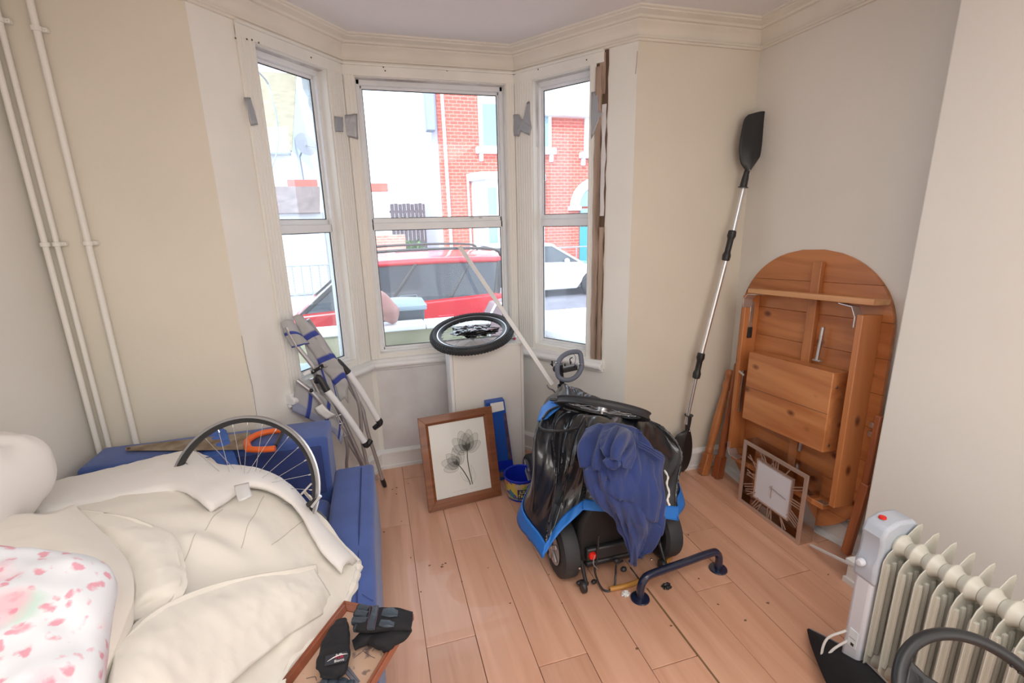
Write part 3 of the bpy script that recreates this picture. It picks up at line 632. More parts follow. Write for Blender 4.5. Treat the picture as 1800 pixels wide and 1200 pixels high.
# duct tape
def tape(pts, n, label, d=.004, m='tape'):
    g = G(); P = [V(p) for p in pts]; c = sum(P, V())/len(P); n = V(n).normalized()
    ring = []
    for a, b in zip(P, P[1:]+P[:1]):
        for k in range(4): ring.append(a.lerp(b, k/4)+V((random.uniform(-1,1),random.uniform(-1,1),random.uniform(-1,1)))*.0015)
    vs = [c+n*d]; fs = []; K = 5; L = len(ring)
    for k in range(1, K+1):
        for p in ring: vs.append(c.lerp(p, k/K)+n*(d*(.6+.9*abs(noise.noise(c.lerp(p,k/K)*38))) if k < K else .0006))
    for j in range(L): fs.append((0, 1+j, 1+(j+1)%L))
    for k in range(K-1):
        for j in range(L): fs.append((1+k*L+j, 1+(k+1)*L+j, 1+(k+1)*L+(j+1)%L, 1+k*L+(j+1)%L))
    return tag(g.add(vs, fs).build('duct_tape', m, smooth=40, solid=.0008), label, 'tape')
nL = (.771,-.637,0); nC = (0,-1,0); nR = (-.82,-.573,0)
tape([(-0.462,2.430,2.080), (-0.442,2.454,2.086), (-0.429,2.470,1.981), (-0.454,2.440,1.970)], nL, 'strip of silver tape on the frame left of the left window')
tape([(-0.107,2.909,2.105), (-0.074,2.911,2.118), (-0.009,2.911,2.126), (-0.016,2.911,1.997), (-0.077,2.911,2.010), (-0.089,2.911,2.035), (-0.115,2.909,2.034)], nC, 'crumpled silver tape patch between the left and centre windows')
tape([(0.871,2.928,2.156), (0.902,2.883,2.148), (0.904,2.880,2.108), (0.936,2.835,2.131), (0.939,2.831,2.208), (0.946,2.821,2.206), (0.947,2.819,2.110), (0.954,2.809,2.063), (0.942,2.826,2.025), (0.903,2.881,2.058), (0.898,2.889,2.028), (0.866,2.935,2.041)], nR, 'bow shaped silver tape between the centre and right windows')
tape([(1.177,2.491,2.187), (1.198,2.461,2.186), (1.204,2.453,2.090), (1.214,2.434,2.076), (1.205,2.448,2.054), (1.199,2.460,2.023), (1.180,2.487,1.957)], nR, 'torn silver tape beside the bare timber by the right window')
tape([(-0.124,2.836,2.096), (-0.084,2.885,2.102), (-0.091,2.876,2.027), (-0.126,2.833,2.021)], nL, 'small torn end of silver tape left of the corner beside the crumpled patch')
# screw holes of an old curtain rail
for q, nn in (((-0.461,2.434,2.304),nL),((-0.426,2.476,2.316),nL),((-0.410,2.496,2.321),nL),((-0.389,2.522,2.320),nL),((-0.199,2.751,2.341),nL),((0.149,2.916,2.364),nC),((0.157,2.916,2.347),nC),((0.494,2.916,2.366),nC),((0.982,2.773,2.360),nR),((1.159,2.520,2.346),nR),((0.740,2.916,2.374),nC)):
    n_ = V(nn); G().lathe([(0,.001),(.0035,.001),(.004,0)], V(q)-n_*.0005, nn, 8).build('screw_hole', 'gap', bpy.data.objects['trim_5'])
# bare rotten timber where the lining has been ripped off
et = thing('exposed_timber', 'bare rotten timber strip between the right window and the wall', 'timber', tuple(onf(BD, BR_, .575, 0, .71)))
def ragged(s0, s1, z0, z1, t0, t1, mt, nm, par=et, amp=.004, n=26, seed=0):
    g = G(); fr = []; d, nn = fd(BD, BR_)
    for i in range(n):
        z = z0+(z1-z0)*i/(n-1); a = amp*noise.noise(V((seed,z*9,1)))*2; b = amp*noise.noise(V((seed,z*11,5)))*2; c = .002*noise.noise(V((seed,z*14,9)))
        for s, t in ((s0+a,t0),(s1+b,t0),(s1+b,t1+c),((s0+s1)/2,t1+c*2),(s0+a,t1+c)): fr.append(BD+d*s+nn*t+V((0,0,z)))
    k = 5; fs = [(i*k+j, (i+1)*k+j, (i+1)*k+(j+1)%k, i*k+(j+1)%k) for i in range(n-1) for j in range(k)]+[tuple(range(k)), tuple((n-1)*k+j for j in range(k))[::-1]]
    return g.add(fr, fs).build(nm, mt, par, smooth=20)
ragged(.546, .612, .708, 2.372, .0, .004, 'gap', 'recess_shade_strip')  # flat dark sheet painting the shade of the hollow behind the timber
ragged(.548, .580, .712, 2.30, .002, .018, 'timber', 'timber_post', seed=3)
ragged(.584, .609, .712, 1.50, .002, .013, 'timber', 'timber_batten', seed=6)
ragged(.584, .607, 1.56, 2.12, .002, .010, 'stained', 'plaster_fill', seed=8)
ragged(.566, .598, 2.17, 2.36, .003, .010, 'timber', 'timber_offcut', seed=11)
tag(G().tube([(1.324,2.296,2.329), (1.322,2.296,2.274), (1.318,2.296,2.229)], .0016, 5).build('scuff_mark', 'timber'), 'short brown scuff on the wall edge above the timber', 'mark')

# ================================================================ SOFA BED AND WHAT LIES ON IT
sf = thing('sofa_bed', 'low blue fabric sofa bed along the left wall', 'sofa', (-.65,1.3,0))
def cushion(name, par, x0, x1, y0, y1, z0, z1, m='sofa', b=.045, bulge=.012):
    g = G(); nx, ny, nz = 10, 14, 5
    def P(x, y, z):
        fx, fy, fz = (x-x0)/(x1-x0), (y-y0)/(y1-y0), (z-z0)/(z1-z0)
        k = 16*fx*(1-fx)*fy*(1-fy); p = V((x,y,z+(bulge*k if fz > .99 else 0))); return p+noise.noise_vector(p*7)*.005
    for ax in range(3):
        for side in (0,1):
            nn = [nx, ny, nz]; a1, a2 = [i for i in range(3) if i != ax]; L = ((x0,x1),(y0,y1),(z0,z1))
            def f(u, v):
                c = [0,0,0]; c[ax] = L[ax][side]; c[a1] = L[a1][0]+(L[a1][1]-L[a1][0])*u; c[a2] = L[a2][0]+(L[a2][1]-L[a2][0])*v; return P(*c)
            g.grid(f, nn[a1], nn[a2])
    o = g.build(name, m, par); me = o.data; bm = bmesh.new(); bm.from_mesh(me); bmesh.ops.remove_doubles(bm, verts=bm.verts, dist=.002)
    bmesh.ops.recalc_face_normals(bm, faces=bm.faces); bm.to_mesh(me); bm.free(); me.polygons.foreach_set('use_smooth', [True]*len(me.polygons))
    md = o.modifiers.new('b', 'BEVEL'); md.width = b; md.segments = 4; md.limit_method = 'ANGLE'; md.angle_limit = R(50)
    return o
cushion('seat_mattress', sf, -1.17, -.27, .1, 2.02, .06, .395)
cushion('side_cushion', sf, -.262, -.085, .1, 2.19, .06, .425, b=.05)
cushion('backrest', sf, -1.17, -.262, 2.045, 2.255, .08, .655, b=.035)
G().box(-1.15, -.30, .2, 2.2, .0, .06).build('base', 'seal', sf, bevel=.01)
cushion('folded_section', sf, -1.17, -.70, 1.15, 2.035, .40, .60, b=.03)
G().box(-.69, -.29, 2.032, 2.046, .40, .62).build('backrest_shade_panel', 'sofa_dark', sf, bevel=.004)  # darker sheet painting the shade on the front of the backrest
G().tube([(-.142,.12,.430),(-.142,1.0,.437),(-.142,2.15,.430)], .003, 6).build('piping', 'sofa_dark', sf)
# pleats on the near side of the cushion
for i in range(7): G().tube([(-.150+.004*i, 1.05+.045*i, .434), (-.095, 1.02+.045*i, .428)], .0025, 5).build('pleat', 'sofa', sf)
# blue garment folded over the backrest
S = tensor([[(-0.768,2.280,0.672), (-0.734,2.268,0.675), (-0.696,2.230,0.672)], [(-0.741,2.103,0.668), (-0.681,2.063,0.672), (-0.633,2.055,0.668)], [(-0.745,2.000,0.636), (-0.676,1.980,0.626), (-0.603,2.000,0.603)], [(-0.748,1.970,0.585), (-0.677,1.950,0.575), (-0.596,1.970,0.548)]], 24, 20)
S = fold(S, lambda u,v,p: .006*noise.noise(p*22))
gm = thing('blue_trousers', 'faded blue cotton trousers folded over the sofa back inside the silver wheel', 'clothes', (-0.690,2.091,0.660))
surf(G(), S).build('cloth', mat('blue_denim', (.07,.16,.52), .9, var=.12, vscale=20, bump=.4, bscale=150), gm, solid=.006)
q = [V((-0.703,1.975,0.678)), V((-0.649,1.970,0.679)), V((-0.623,1.970,0.630)), V((-0.672,1.955,0.609))]
for a, b in zip(q, q[1:]+q[:1]): G().tube([a+V((0,-.018,.0)), b+V((0,-.018,0))], .0022, 5).build('pocket_seam', 'sofa', gm)
# handsaw lying on the backrest
sw = thing('handsaw', 'rusty handsaw with an orange handle lying on the sofa back', 'saw', (-0.815,2.128,0.668))
bl = [(-1.057,2.175,0.672), (-1.048,2.183,0.672), (-0.937,2.184,0.672), (-0.822,2.178,0.672), (-0.748,2.175,0.672), (-0.586,2.167,0.672), (-0.548,1.986,0.672), (-0.769,2.053,0.672), (-1.040,2.143,0.672)]
G().poly3(bl, (0,0,.0015)).build('blade', 'saw', sw, smooth=0)
hp = [(-0.550,1.975,0.680), (-0.571,2.041,0.680), (-0.565,2.084,0.680), (-0.541,2.116,0.680), (-0.510,2.129,0.680), (-0.473,2.129,0.680), (-0.448,2.114,0.680)]
G().tube(smooth_path(hp, 5), .0135, 12, rf=lambda t: .0145-.003*t).build('handle', 'orange', sw)
G().tube(smooth_path([(-0.550,1.975,0.680), (-0.520,1.960,0.680), (-0.476,1.948,0.680), (-0.447,1.945,0.680)], 5), .0125, 12).build('grip', 'orange', sw)
G().tube([(-0.446,2.111,0.678), (-0.451,1.972,0.678)], .008, 8).build('blade_clamp', 'black', sw)
G().lathe([(.006,0),(.006,.005),(0,.005)], (-1.036,2.156,0.673), n=12).build('tip_hole', 'gap', sw)
# silver bicycle wheel ----------------------------------------------------
def wheel(name, label, c, nrm, Rr, parts_, spokes=28, hub=.016, grp=None, spm='steel', hl=1):
    t = thing(name, label, 'wheel', c, grp); c = V(c); x, y, z = frame(nrm)
    def cr(prof, nm, m, n=72, par=t):
        g = G(); k = len(prof); vs = []
        for i in range(n):
            a = 2*math.pi*i/n; d = x*math.cos(a)+y*math.sin(a)
            for r_, h in prof: vs.append(c+d*r_+z*h)
        g.add(vs, [(i*k+j, ((i+1)%n)*k+j, ((i+1)%n)*k+(j+1)%k, i*k+(j+1)%k) for i in range(n) for j in range(k)])
        return g.build(nm, m, par)
    for prof, nm, m in parts_: cr(prof, nm, m)
    h = G().lathe([(r_, h_*hl) for r_, h_ in [(0,-.05),(.006,-.05),(.006,-.035),(.026,-.032),(.026,-.027),(hub,-.02),(hub,.02),(.026,.027),(.026,.032),(.006,.035),(.006,.05),(0,.05)]], c, z, 18).build('hub', 'alu', t)
    ri = min(p[0] for p in parts_[0][0])+.002
    for i in range(spokes):
        a = 2*math.pi*i/spokes; b = a+(.5 if (i//2) % 2 else -.5); s = 1 if i % 2 else -1
        G().tube([c+(x*math.cos(b)+y*math.sin(b))*.024+z*.029*s*hl, c+(x*math.cos(a)+y*math.sin(a))*ri], .0009, 5).build('spoke', spm, t)
        G().tube([c+(x*math.cos(a)+y*math.sin(a))*(ri-.012), c+(x*math.cos(a)+y*math.sin(a))*ri], .0024, 5).build('nipple', 'chrome', t)
    return t, x, y, z
Rw = .26
wl, wx, wy, wz = wheel('bicycle_wheel', 'silver rimmed bicycle wheel without tyre propped on the sofa', (-.50,1.664,.662), (-.25,-.889,.383), Rw,
    [([(Rw-.024,-.004),(Rw-.018,-.009),(Rw-.008,-.010),(Rw-.008,.010),(Rw-.018,.009),(Rw-.024,.004)], 'inner_rim', 'black'),
     ([(Rw-.009,-.0105),(Rw-.002,-.0105),(Rw,-.0085),(Rw-.005,-.006),(Rw-.005,.006),(Rw,.0085),(Rw-.002,.0105),(Rw-.009,.0105)], 'rim', 'rimalu')], spm='tube')
# quick release clamp and grey bracket hooked on the rim
ck = thing('metal_clamp', 'shiny metal clamp resting against the silver wheel', 'clamp', (-0.277,1.560,0.662))
G().tube([(-0.294,1.566,0.683), (-0.264,1.550,0.639)], .0055, 8).build('bar', 'chrome', ck)
G().tube([(-0.303,1.565,0.672), (-0.267,1.559,0.708)], .0035, 8).build('lever', 'chrome', ck)
G().tube([(-0.274,1.550,0.628), (-0.242,1.546,0.665)], .0065, 8).build('jaw', 'chrome', ck)
G().tube([(-0.287,1.555,0.632), (-0.261,1.553,0.650)], .009, 8).build('pad', 'black', ck)
br = G().poly3([(-0.329,1.849,0.430), (-0.292,1.821,0.430), (-0.265,1.765,0.430), (-0.266,1.735,0.430), (-0.295,1.760,0.430), (-0.325,1.808,0.430)], (0,0,.012)).build('grey_bracket', mat('grey_plate', (.16,.17,.18), .5), bevel=.002)
bt = tag(br, 'small grey metal plate with holes beside the duvet edge', 'bracket')
# duvet --------------------------------------------------------------------
rows = [[(-1.379,1.845,0.640), (-1.226,2.015,0.630), (-0.988,2.045,0.655), (-0.773,2.046,0.670), (-0.638,1.898,0.660), (-0.489,1.845,0.640), (-0.319,1.691,0.560), (-0.143,1.456,0.452)],
 [(-1.172,1.554,0.740), (-1.054,1.711,0.710), (-0.850,1.733,0.720), (-0.674,1.731,0.720), (-0.546,1.666,0.700), (-0.420,1.625,0.660), (-0.285,1.535,0.570), (-0.145,1.400,0.455)],
 [(-0.954,1.238,0.820), (-0.877,1.385,0.790), (-0.738,1.408,0.770), (-0.614,1.427,0.730), (-0.491,1.432,0.680), (-0.369,1.394,0.610), (-0.254,1.355,0.530), (-0.166,1.316,0.452)],
 [(-0.824,1.041,0.850), (-0.751,1.153,0.820), (-0.648,1.170,0.780), (-0.557,1.207,0.710), (-0.469,1.265,0.640), (-0.364,1.253,0.575), (-0.266,1.236,0.515), (-0.201,1.241,0.452)],
 [(-0.761,0.937,0.840), (-0.679,1.009,0.810), (-0.595,1.031,0.750), (-0.517,1.072,0.680), (-0.445,1.131,0.610), (-0.367,1.141,0.550), (-0.292,1.137,0.500), (-0.250,1.158,0.460)],
 [(-0.692,0.811,0.800), (-0.591,0.826,0.780), (-0.522,0.851,0.730), (-0.463,0.903,0.660), (-0.416,0.953,0.600), (-0.374,0.997,0.550), (-0.336,1.045,0.500), (-0.304,1.083,0.470)],
 [(-0.672,0.741,0.700), (-0.568,0.738,0.680), (-0.490,0.743,0.660), (-0.430,0.760,0.620), (-0.395,0.796,0.580), (-0.364,0.835,0.540), (-0.338,0.878,0.500), (-0.317,0.918,0.470)]]
rows = [[V((max(p[0], -1.16), p[1], p[2])) for p in r] for r in rows]
S0 = tensor(rows, 132, 168)
def seglen(p, a, b):
    a, b = V(a).to_2d(), V(b).to_2d(); q = p.to_2d(); d = b-a; t = max(0, min(1, (q-a).dot(d)/d.length_squared)); r = q-(a+d*t); s = d.x*(q-a).y-d.y*(q-a).x
    return r.length*(1 if s > 0 else -1), t
ridges = [  # (a, b, width, height): soft rolls, plus valleys with negative height
 ((-0.634,1.447,0.740), (-0.448,1.433,0.660), .05, .016), ((-0.439,1.444,0.630), (-0.333,1.331,0.570), .05, .012), ((-0.553,1.345,0.690), (-0.439,1.313,0.640), .035, .022),
 ((-1.081,1.547,0.780), (-0.726,1.252,0.800), .05, .020)]
def df(u, v, p):
    h = 0
    for a, b, w_, k in ridges:
        d, t = seglen(p, a, b); h += k*math.exp(-(d/w_)**2)*(1-.3*abs(2*t-1))
    h += .009*noise.noise(p*5.0)+.003*noise.noise(p*13)+.0013*noise.noise(p*42)
    e = min(u, v, 1-v)*1.0; return h*min(1, .25+u*9)*min(1, .2+(1-v)*8)
S = fold(S0, df)
# curl the open right edge downwards so that it lies on the cushion
m_ = len(S[0])
du = thing('duvet', 'crumpled cream duvet heaped over the blue sofa bed', 'duvet', (-.6,1.3,.42))
surf(G(), S).build('cover', 'duvet', du, solid=.022)
# underside of the near edge: hem roll all round the visible border
def sheet(rows, nm, m='duvet', amp=.005):
    T = tensor([[V((max(-1.16, q[0]), q[1], q[2])) for q in r] for r in rows], 48, 84)
    T = fold(T, lambda u, v, p: max(0, min(1, (u-.32)*5))*(amp*noise.noise(p*11)+amp*.55*noise.noise(p*27)+amp*.25*noise.noise(p*60)-amp*1.2*max(0, 1-abs(noise.noise(V((v*5, u*1.5, 3))))*6)*u*(1-u)))
    return surf(G(), T).build(nm, m, du, solid=.016, smooth=70)
def tuck(r, dz=-.035, s=.12, nxt=None): return [V(p).lerp(V(q), s)+V((0,0,dz)) for p, q in zip(r, nxt)]
c1 = [(-0.547,0.940,0.775), (-0.535,1.012,0.755), (-0.504,1.092,0.725), (-0.452,1.175,0.680), (-0.381,1.240,0.635), (-0.310,1.296,0.590), (-0.260,1.355,0.548)]
c2_ = [(-0.520,0.871,0.785), (-0.492,0.930,0.760), (-0.460,1.017,0.715), (-0.410,1.100,0.670), (-0.348,1.169,0.625), (-0.287,1.231,0.582), (-0.238,1.310,0.532)]
c3_ = [(-0.502,0.810,0.765), (-0.460,0.874,0.728), (-0.423,0.963,0.675), (-0.375,1.056,0.628), (-0.321,1.133,0.585), (-0.266,1.203,0.548), (-0.217,1.291,0.498)]
c4_ = [(-0.498,0.762,0.700), (-0.434,0.844,0.655), (-0.387,0.928,0.608), (-0.343,1.029,0.565), (-0.296,1.121,0.525), (-0.247,1.200,0.488), (-0.201,1.289,0.445)]
sheet([tuck(c1, -.045, .10, c2_), tuck(c1, -.012, -.02, c2_), c1, c2_, c3_, c4_], 'lower_fold', amp=.006)
b1 = [(-0.870,1.498,0.780), (-0.716,1.400,0.785), (-0.583,1.307,0.760), (-0.531,1.216,0.738), (-0.498,1.126,0.732), (-0.505,1.070,0.730), (-0.536,1.038,0.735)]
b2_ = [(-0.829,1.416,0.790), (-0.708,1.321,0.800), (-0.597,1.226,0.785), (-0.550,1.153,0.768), (-0.533,1.099,0.758), (-0.547,1.074,0.738), (-0.555,1.030,0.742)]
b3_ = [(-0.801,1.371,0.765), (-0.721,1.296,0.775), (-0.635,1.196,0.775), (-0.592,1.125,0.768), (-0.574,1.073,0.762), (-0.571,1.034,0.755), (-0.572,1.006,0.750)]
sheet([tuck(b1, -.045, .10, b2_), tuck(b1, -.010, -.02, b2_), b1, b2_, b3_], 'middle_fold', amp=.005)
a1 = [(-0.876,1.485,0.800), (-0.722,1.294,0.810), (-0.603,1.134,0.820), (-0.544,1.017,0.820), (-0.531,0.941,0.810), (-0.530,0.883,0.795), (-0.535,0.839,0.775)]
a2_ = [(-0.874,1.402,0.830), (-0.733,1.219,0.845), (-0.623,1.068,0.855), (-0.574,0.973,0.853), (-0.561,0.910,0.842), (-0.562,0.865,0.825), (-0.570,0.833,0.800)]
a3_ = [(-0.953,1.412,0.840), (-0.827,1.231,0.855), (-0.722,1.077,0.860), (-0.677,0.989,0.855), (-0.653,0.923,0.845), (-0.637,0.872,0.830), (-0.627,0.832,0.810)]
a4_ = [(-1.101,1.477,0.830), (-0.975,1.279,0.840), (-0.886,1.136,0.840), (-0.824,1.038,0.840), (-0.781,0.966,0.830), (-0.745,0.904,0.820), (-0.722,0.860,0.800)]
sheet([tuck(a1, -.055, .10, a2_), tuck(a1, -.014, -.02, a2_), a1, a2_, a3_, a4_], 'upper_fold', amp=.005)
edge = [S[0][j] for j in range(0, m_, 3)]+[S[i][m_-1] for i in range(0, len(S), 3)]
G().tube([p+V((0,0,-.012)) for p in edge], .0145, 8, rf=lambda t: .0145+.003*math.sin(t*140)+.002*math.sin(t*67)).build('hem_roll', 'duvet', du)
U = [(-1.277,1.893,0.670), (-1.191,1.959,0.660), (-1.082,1.972,0.670), (-0.960,1.988,0.680), (-0.846,1.991,0.690), (-0.746,1.986,0.700), (-0.618,1.821,0.700), (-0.565,1.826,0.690), (-0.475,1.793,0.670), (-0.378,1.740,0.630), (-0.305,1.651,0.585), (-0.245,1.557,0.540), (-0.190,1.491,0.500), (-0.140,1.431,0.475)]
L_ = [(-1.014,1.557,0.750), (-0.937,1.587,0.745), (-0.846,1.585,0.745), (-0.767,1.592,0.745), (-0.687,1.606,0.745), (-0.613,1.547,0.745), (-0.540,1.466,0.735), (-0.509,1.513,0.725), (-0.455,1.602,0.715), (-0.380,1.590,0.675), (-0.315,1.535,0.625), (-0.275,1.461,0.585), (-0.234,1.396,0.545), (-0.183,1.349,0.500)]
U = smooth_path(U, 5); L_ = smooth_path(L_, 5)
TS = []
for k in range(13):
    v = k/12; TS.append([a.lerp(b, v)+V((0,0,.026*math.sin(math.pi*v)**.55+.006*noise.noise(a.lerp(b,v)*16)+.002*noise.noise(a.lerp(b,v)*45))) for a, b in zip(U, L_)])
surf(G(), TS).build('turned_edge', 'duvet_in', du, solid=.02)
tag_ = surf(G(), tensor([[(-0.490,1.546,0.752), (-0.468,1.542,0.756), (-0.449,1.553,0.752)], [(-0.471,1.486,0.757), (-0.448,1.480,0.762), (-0.432,1.495,0.756)], [(-0.450,1.432,0.757), (-0.431,1.429,0.762), (-0.418,1.454,0.756)]], 8, 8)).build('care_label', 'paper', du, solid=.001)
from mathutils.bvhtree import BVHTree
vv = [p for r in S for p in r]; mm = len(S[0])
bvh = BVHTree.FromPolygons(vv, [(i*mm+j, (i+1)*mm+j, (i+1)*mm+j+1, i*mm+j+1) for i in range(len(S)-1) for j in range(mm-1)])
def drape(a, b, lift=.0006, n=22):
    """points along a-b in plan, dropped straight down on the duvet"""
    out = []
    for i in range(n+1):
        p = V(a).lerp(V(b), i/n); h = bvh.ray_cast(V((p.x,p.y,1.6)), V((0,0,-1)))
        if h[0] is not None: out.append(h[0]+V((0,0,lift)))
    return out
for a, b in (((-0.518,1.501,0.690), (-0.532,1.384,0.660)), ((-0.428,1.611,0.670), (-0.440,1.352,0.610)), ((-0.544,1.355,0.690), (-0.546,1.245,0.690)), ((-0.305,1.547,0.560), (-0.369,1.380,0.570))):
    d = drape(a, b)
    if len(d) > 3: G().tube(d, .0011, 5).build('quilting_seam', 'seam', du)
# pillows ------------------------------------------------------------------
def pillow(name, label, C4, up, thick, m, amp=.012, nrm=None):
    t = thing(name, label, 'pillow', tuple(sum((V(c) for c in C4), V())/4)); C4 = [V(c) for c in C4]; n_ = V(up).normalized()
    def P(sgn):
        def f(u, v):
            b = C4[0].lerp(C4[1], u).lerp(C4[3].lerp(C4[2], u), v); k = (max(0, 1-(2*u-1)**4)*max(0, 1-(2*v-1)**4))**.62
            pin = .10*(1-abs(2*u-1)**1)*(abs(2*v-1)**6); cc = sum(C4, V())/4
            b = b.lerp(cc, .07*(1-(2*u-1)**2)*(2*v-1)**8+.07*(1-(2*v-1)**2)*(2*u-1)**8)
            b = b.lerp(cc, .26*abs(2*u-1)**5*abs(2*v-1)**5)
            return b+n_*sgn*thick*k+noise.noise_vector(b*9+V((sgn,0,0)))*amp*k+n_*amp*.7*k*noise.noise(b*24)
        return f
    g = G(); g.grid(P(1), 40, 40); g.grid(P(-1), 40, 40); o = g.build('pillow_body', m, t)
    me = o.data; bm = bmesh.new(); bm.from_mesh(me); bmesh.ops.remove_doubles(bm, verts=bm.verts, dist=.0008); bmesh.ops.recalc_face_normals(bm, faces=bm.faces); bm.to_mesh(me); bm.free()
    me.polygons.foreach_set('use_smooth', [True]*len(me.polygons))
    bo = [C4[0].lerp(C4[1], k/8) for k in range(8)]+[C4[1].lerp(C4[2], k/8) for k in range(8)]
    return t
pillow('white_pillow', 'plump white pillow against the left wall on top of the duvet', [(-1.19,1.18,.92),(-1.18,1.70,.91),(-.93,1.64,.88),(-.96,1.14,.90)], (-.05,.1,1), .115, 'pillow', .022)
def floral():
    m = bpy.data.materials.new('floral_cotton'); m.use_nodes = True; n = m.node_tree.nodes; l = m.node_tree.links; b = n['Principled BSDF']; b.inputs['Roughness'].default_value = .85
    tc = n.new('ShaderNodeTexCoord'); nz = n.new('ShaderNodeTexNoise'); nz.inputs['Scale'].default_value = 26; nz.inputs['Detail'].default_value = 4; l.new(tc.outputs['Object'], nz.inputs[0])
    wv = n.new('ShaderNodeVectorMath'); wv.operation = 'MULTIPLY_ADD'; wv.inputs[1].default_value = (.05,.05,.05); l.new(nz.outputs[1], wv.inputs[0]); l.new(tc.outputs['Object'], wv.inputs[2])
    prev = None
    def layer(base, colour, scale, lo, hi, amount, off=0):
        v = n.new('ShaderNodeTexVoronoi'); v.inputs['Scale'].default_value = scale; mp = n.new('ShaderNodeMapping'); mp.inputs['Location'].default_value = (off,off,off); l.new(wv.outputs[0], mp.inputs[0]); l.new(mp.outputs[0], v.inputs[0])
        r = n.new('ShaderNodeValToRGB'); r.color_ramp.elements[0].position = lo; r.color_ramp.elements[1].position = hi; r.color_ramp.elements[0].color = (amount,)*3+(1,); r.color_ramp.elements[1].color = (0,0,0,1)
        l.new(v.outputs['Distance'], r.inputs[0]); x = n.new('ShaderNodeMix'); x.data_type = 'RGBA'; l.new(r.outputs[0], x.inputs[0]); x.inputs[7].default_value = colour+(1,)
        if isinstance(base, tuple): x.inputs[6].default_value = base+(1,)
        else: l.new(base, x.inputs[6])
        return x.outputs[2]
    c = layer((.82,.85,.90), (.55,.76,.66), 9, .18, .32, .75, 3.1)
    c = layer(c, (.88,.55,.62), 9, .14, .38, .8, 1.0); c = layer(c, (.80,.28,.38), 34, .22, .36, .8, .4); c = layer(c, (.84,.40,.48), 17, .13, .24, .9, 2.4)
    l.new(c, b.inputs['Base Color']); return m
M['floral'] = floral()
pillow('floral_pillow', 'white pillow with pink roses in the near left corner', [(-0.854,1.057,0.975), (-0.521,0.987,0.915), (-0.450,0.686,0.830), (-0.611,0.661,0.890)], (.1,-.05,1), .055, 'floral', .014)

# ================================================================ UNDER AND IN FRONT OF THE WINDOW
def frame4(par, Q, wd, th, m, step=None, name='frame_side', inner=None):
    """mitred picture frame from four corner points Q (tl, tr, br, bl); returns inner corners and normal"""
    Q = [V(p) for p in Q]; c = sum(Q, V())/4; n = (Q[1]-Q[0]).cross(Q[3]-Q[0]).normalized()
    if n.dot(V((0,0,1.55))-c+V((0,0,0))) < 0: n = -n
    def inset(d):
        o = []
        for i in range(4):
            a = (Q[(i+1)%4]-Q[i]).normalized(); b = (Q[i-1]-Q[i]).normalized(); o.append(Q[i]+(a+b)*d)
        return o
    prof = step or [(0,0),(0,th),(wd*.7,th),(wd,th*.55),(wd,0)]; rings = [[q+n*h for q in inset(d)] for d, h in prof]; k = len(prof)
    for i in range(4):
        j = (i+1) % 4; g = G(); g.add([rings[a][i] for a in range(k)]+[rings[a][j] for a in range(k)], [tuple(range(k)), tuple(range(2*k-1, k-1, -1))]+[(a, k+a, k+(a+1)%k, (a+1)%k) for a in range(k)])
        g.build(name, m, par, bevel=.0012, smooth=20)
    return inset(wd), n
# white cupboard box under the window
cb = thing('white_cabinet', 'tall narrow white cabinet standing under the centre window', 'cabinet', (.585,2.69,0))
G().box(.388,.795,2.600,2.615,0,.83).build('front_panel', 'white', cb, bevel=.002)
G().box(.370,.387,2.600,2.77,0,.83).build('side_panel', 'trim', cb, bevel=.002)
G().box(.796,.812,2.600,2.77,0,.83).build('side_panel', 'white', cb, bevel=.002)
G().box(.370,.812,2.598,2.775,.8305,.8455).build('top_panel', 'white', cb, bevel=.002)
G().box(.388,.795,2.76,2.77,0,.83).build('back_panel', 'white', cb)
# fat tyre wheel lying on the cabinet ----------------------------------------
tr = .0225; Rt = .225
tw, tx, ty, tz = wheel('tyred_wheel', 'black knobbly tyred bicycle wheel lying on the white cabinet', (.533,2.735,.898), (-.123,-.205,.97), Rt,
    [([(Rt-.040,-.006),(Rt-.030,-.012),(Rt-.018,-.013),(Rt-.018,.013),(Rt-.030,.012),(Rt-.040,.006)], 'rim', 'black'),
     ([(Rt-.021,.0105),(Rt-.012,.0105),(Rt-.012,.0135),(Rt-.021,.0135)], 'rim_edge', 'alu'),
     ([(Rt+.004+tr*math.cos(a), tr*1.08*math.sin(a)) for a in [R(-150+k*25) for k in range(13)]], 'tyre', 'rubber')], spokes=24)
c_ = V((.533,2.735,.898)); g = G()
for i in range(84):
    for row, (aa, sz) in enumerate(((.0,.0072),(.62,.0055),(-.62,.0055),(1.1,.0045))):
        an = 2*math.pi*(i+.5*(row % 2))/84; d = tx*math.cos(an)+ty*math.sin(an); tt = tx*-math.sin(an)+ty*math.cos(an)
        p = c_+d*(Rt+.004+(tr+.001)*math.cos(aa))+tz*(tr+.001)*1.08*math.sin(aa); nn = (d*math.cos(aa)+tz*math.sin(aa)); s_ = tt.cross(nn)
        g.obox(p, tt*sz, s_*sz*.8, nn*.0022)
tk = g.build('tread_blocks', 'rubber', tw, smooth=0); tk['kind'] = 'stuff'
def crumple(c, r, seed=0, n=40, m=24, amp=.4):
    c = V(c); r = V(r)
    def f(u, v):
        a = 2*math.pi*u; b = math.pi*(v*.99+.005); d = V((math.cos(a)*math.sin(b), math.sin(a)*math.sin(b), -math.cos(b)))
        k = 1+amp*(noise.noise(d*2.3+V((seed,0,0)))+.6*(1-2*abs(noise.noise(d*5+V((0,seed,0)))))*.6+.35*noise.noise(d*11)); return c+V((d.x*r.x*k, d.y*r.y*k, d.z*r.z*k))
    return G().grid(f, n, m, cu=True)
tag(crumple((.545,2.705,.915), (.112,.085,.024), 3, 60, 30, .55).build('crumpled_bin_bag', 'bag', smooth=60), 'crumpled shiny black plastic bag inside the tyred wheel', 'bag')
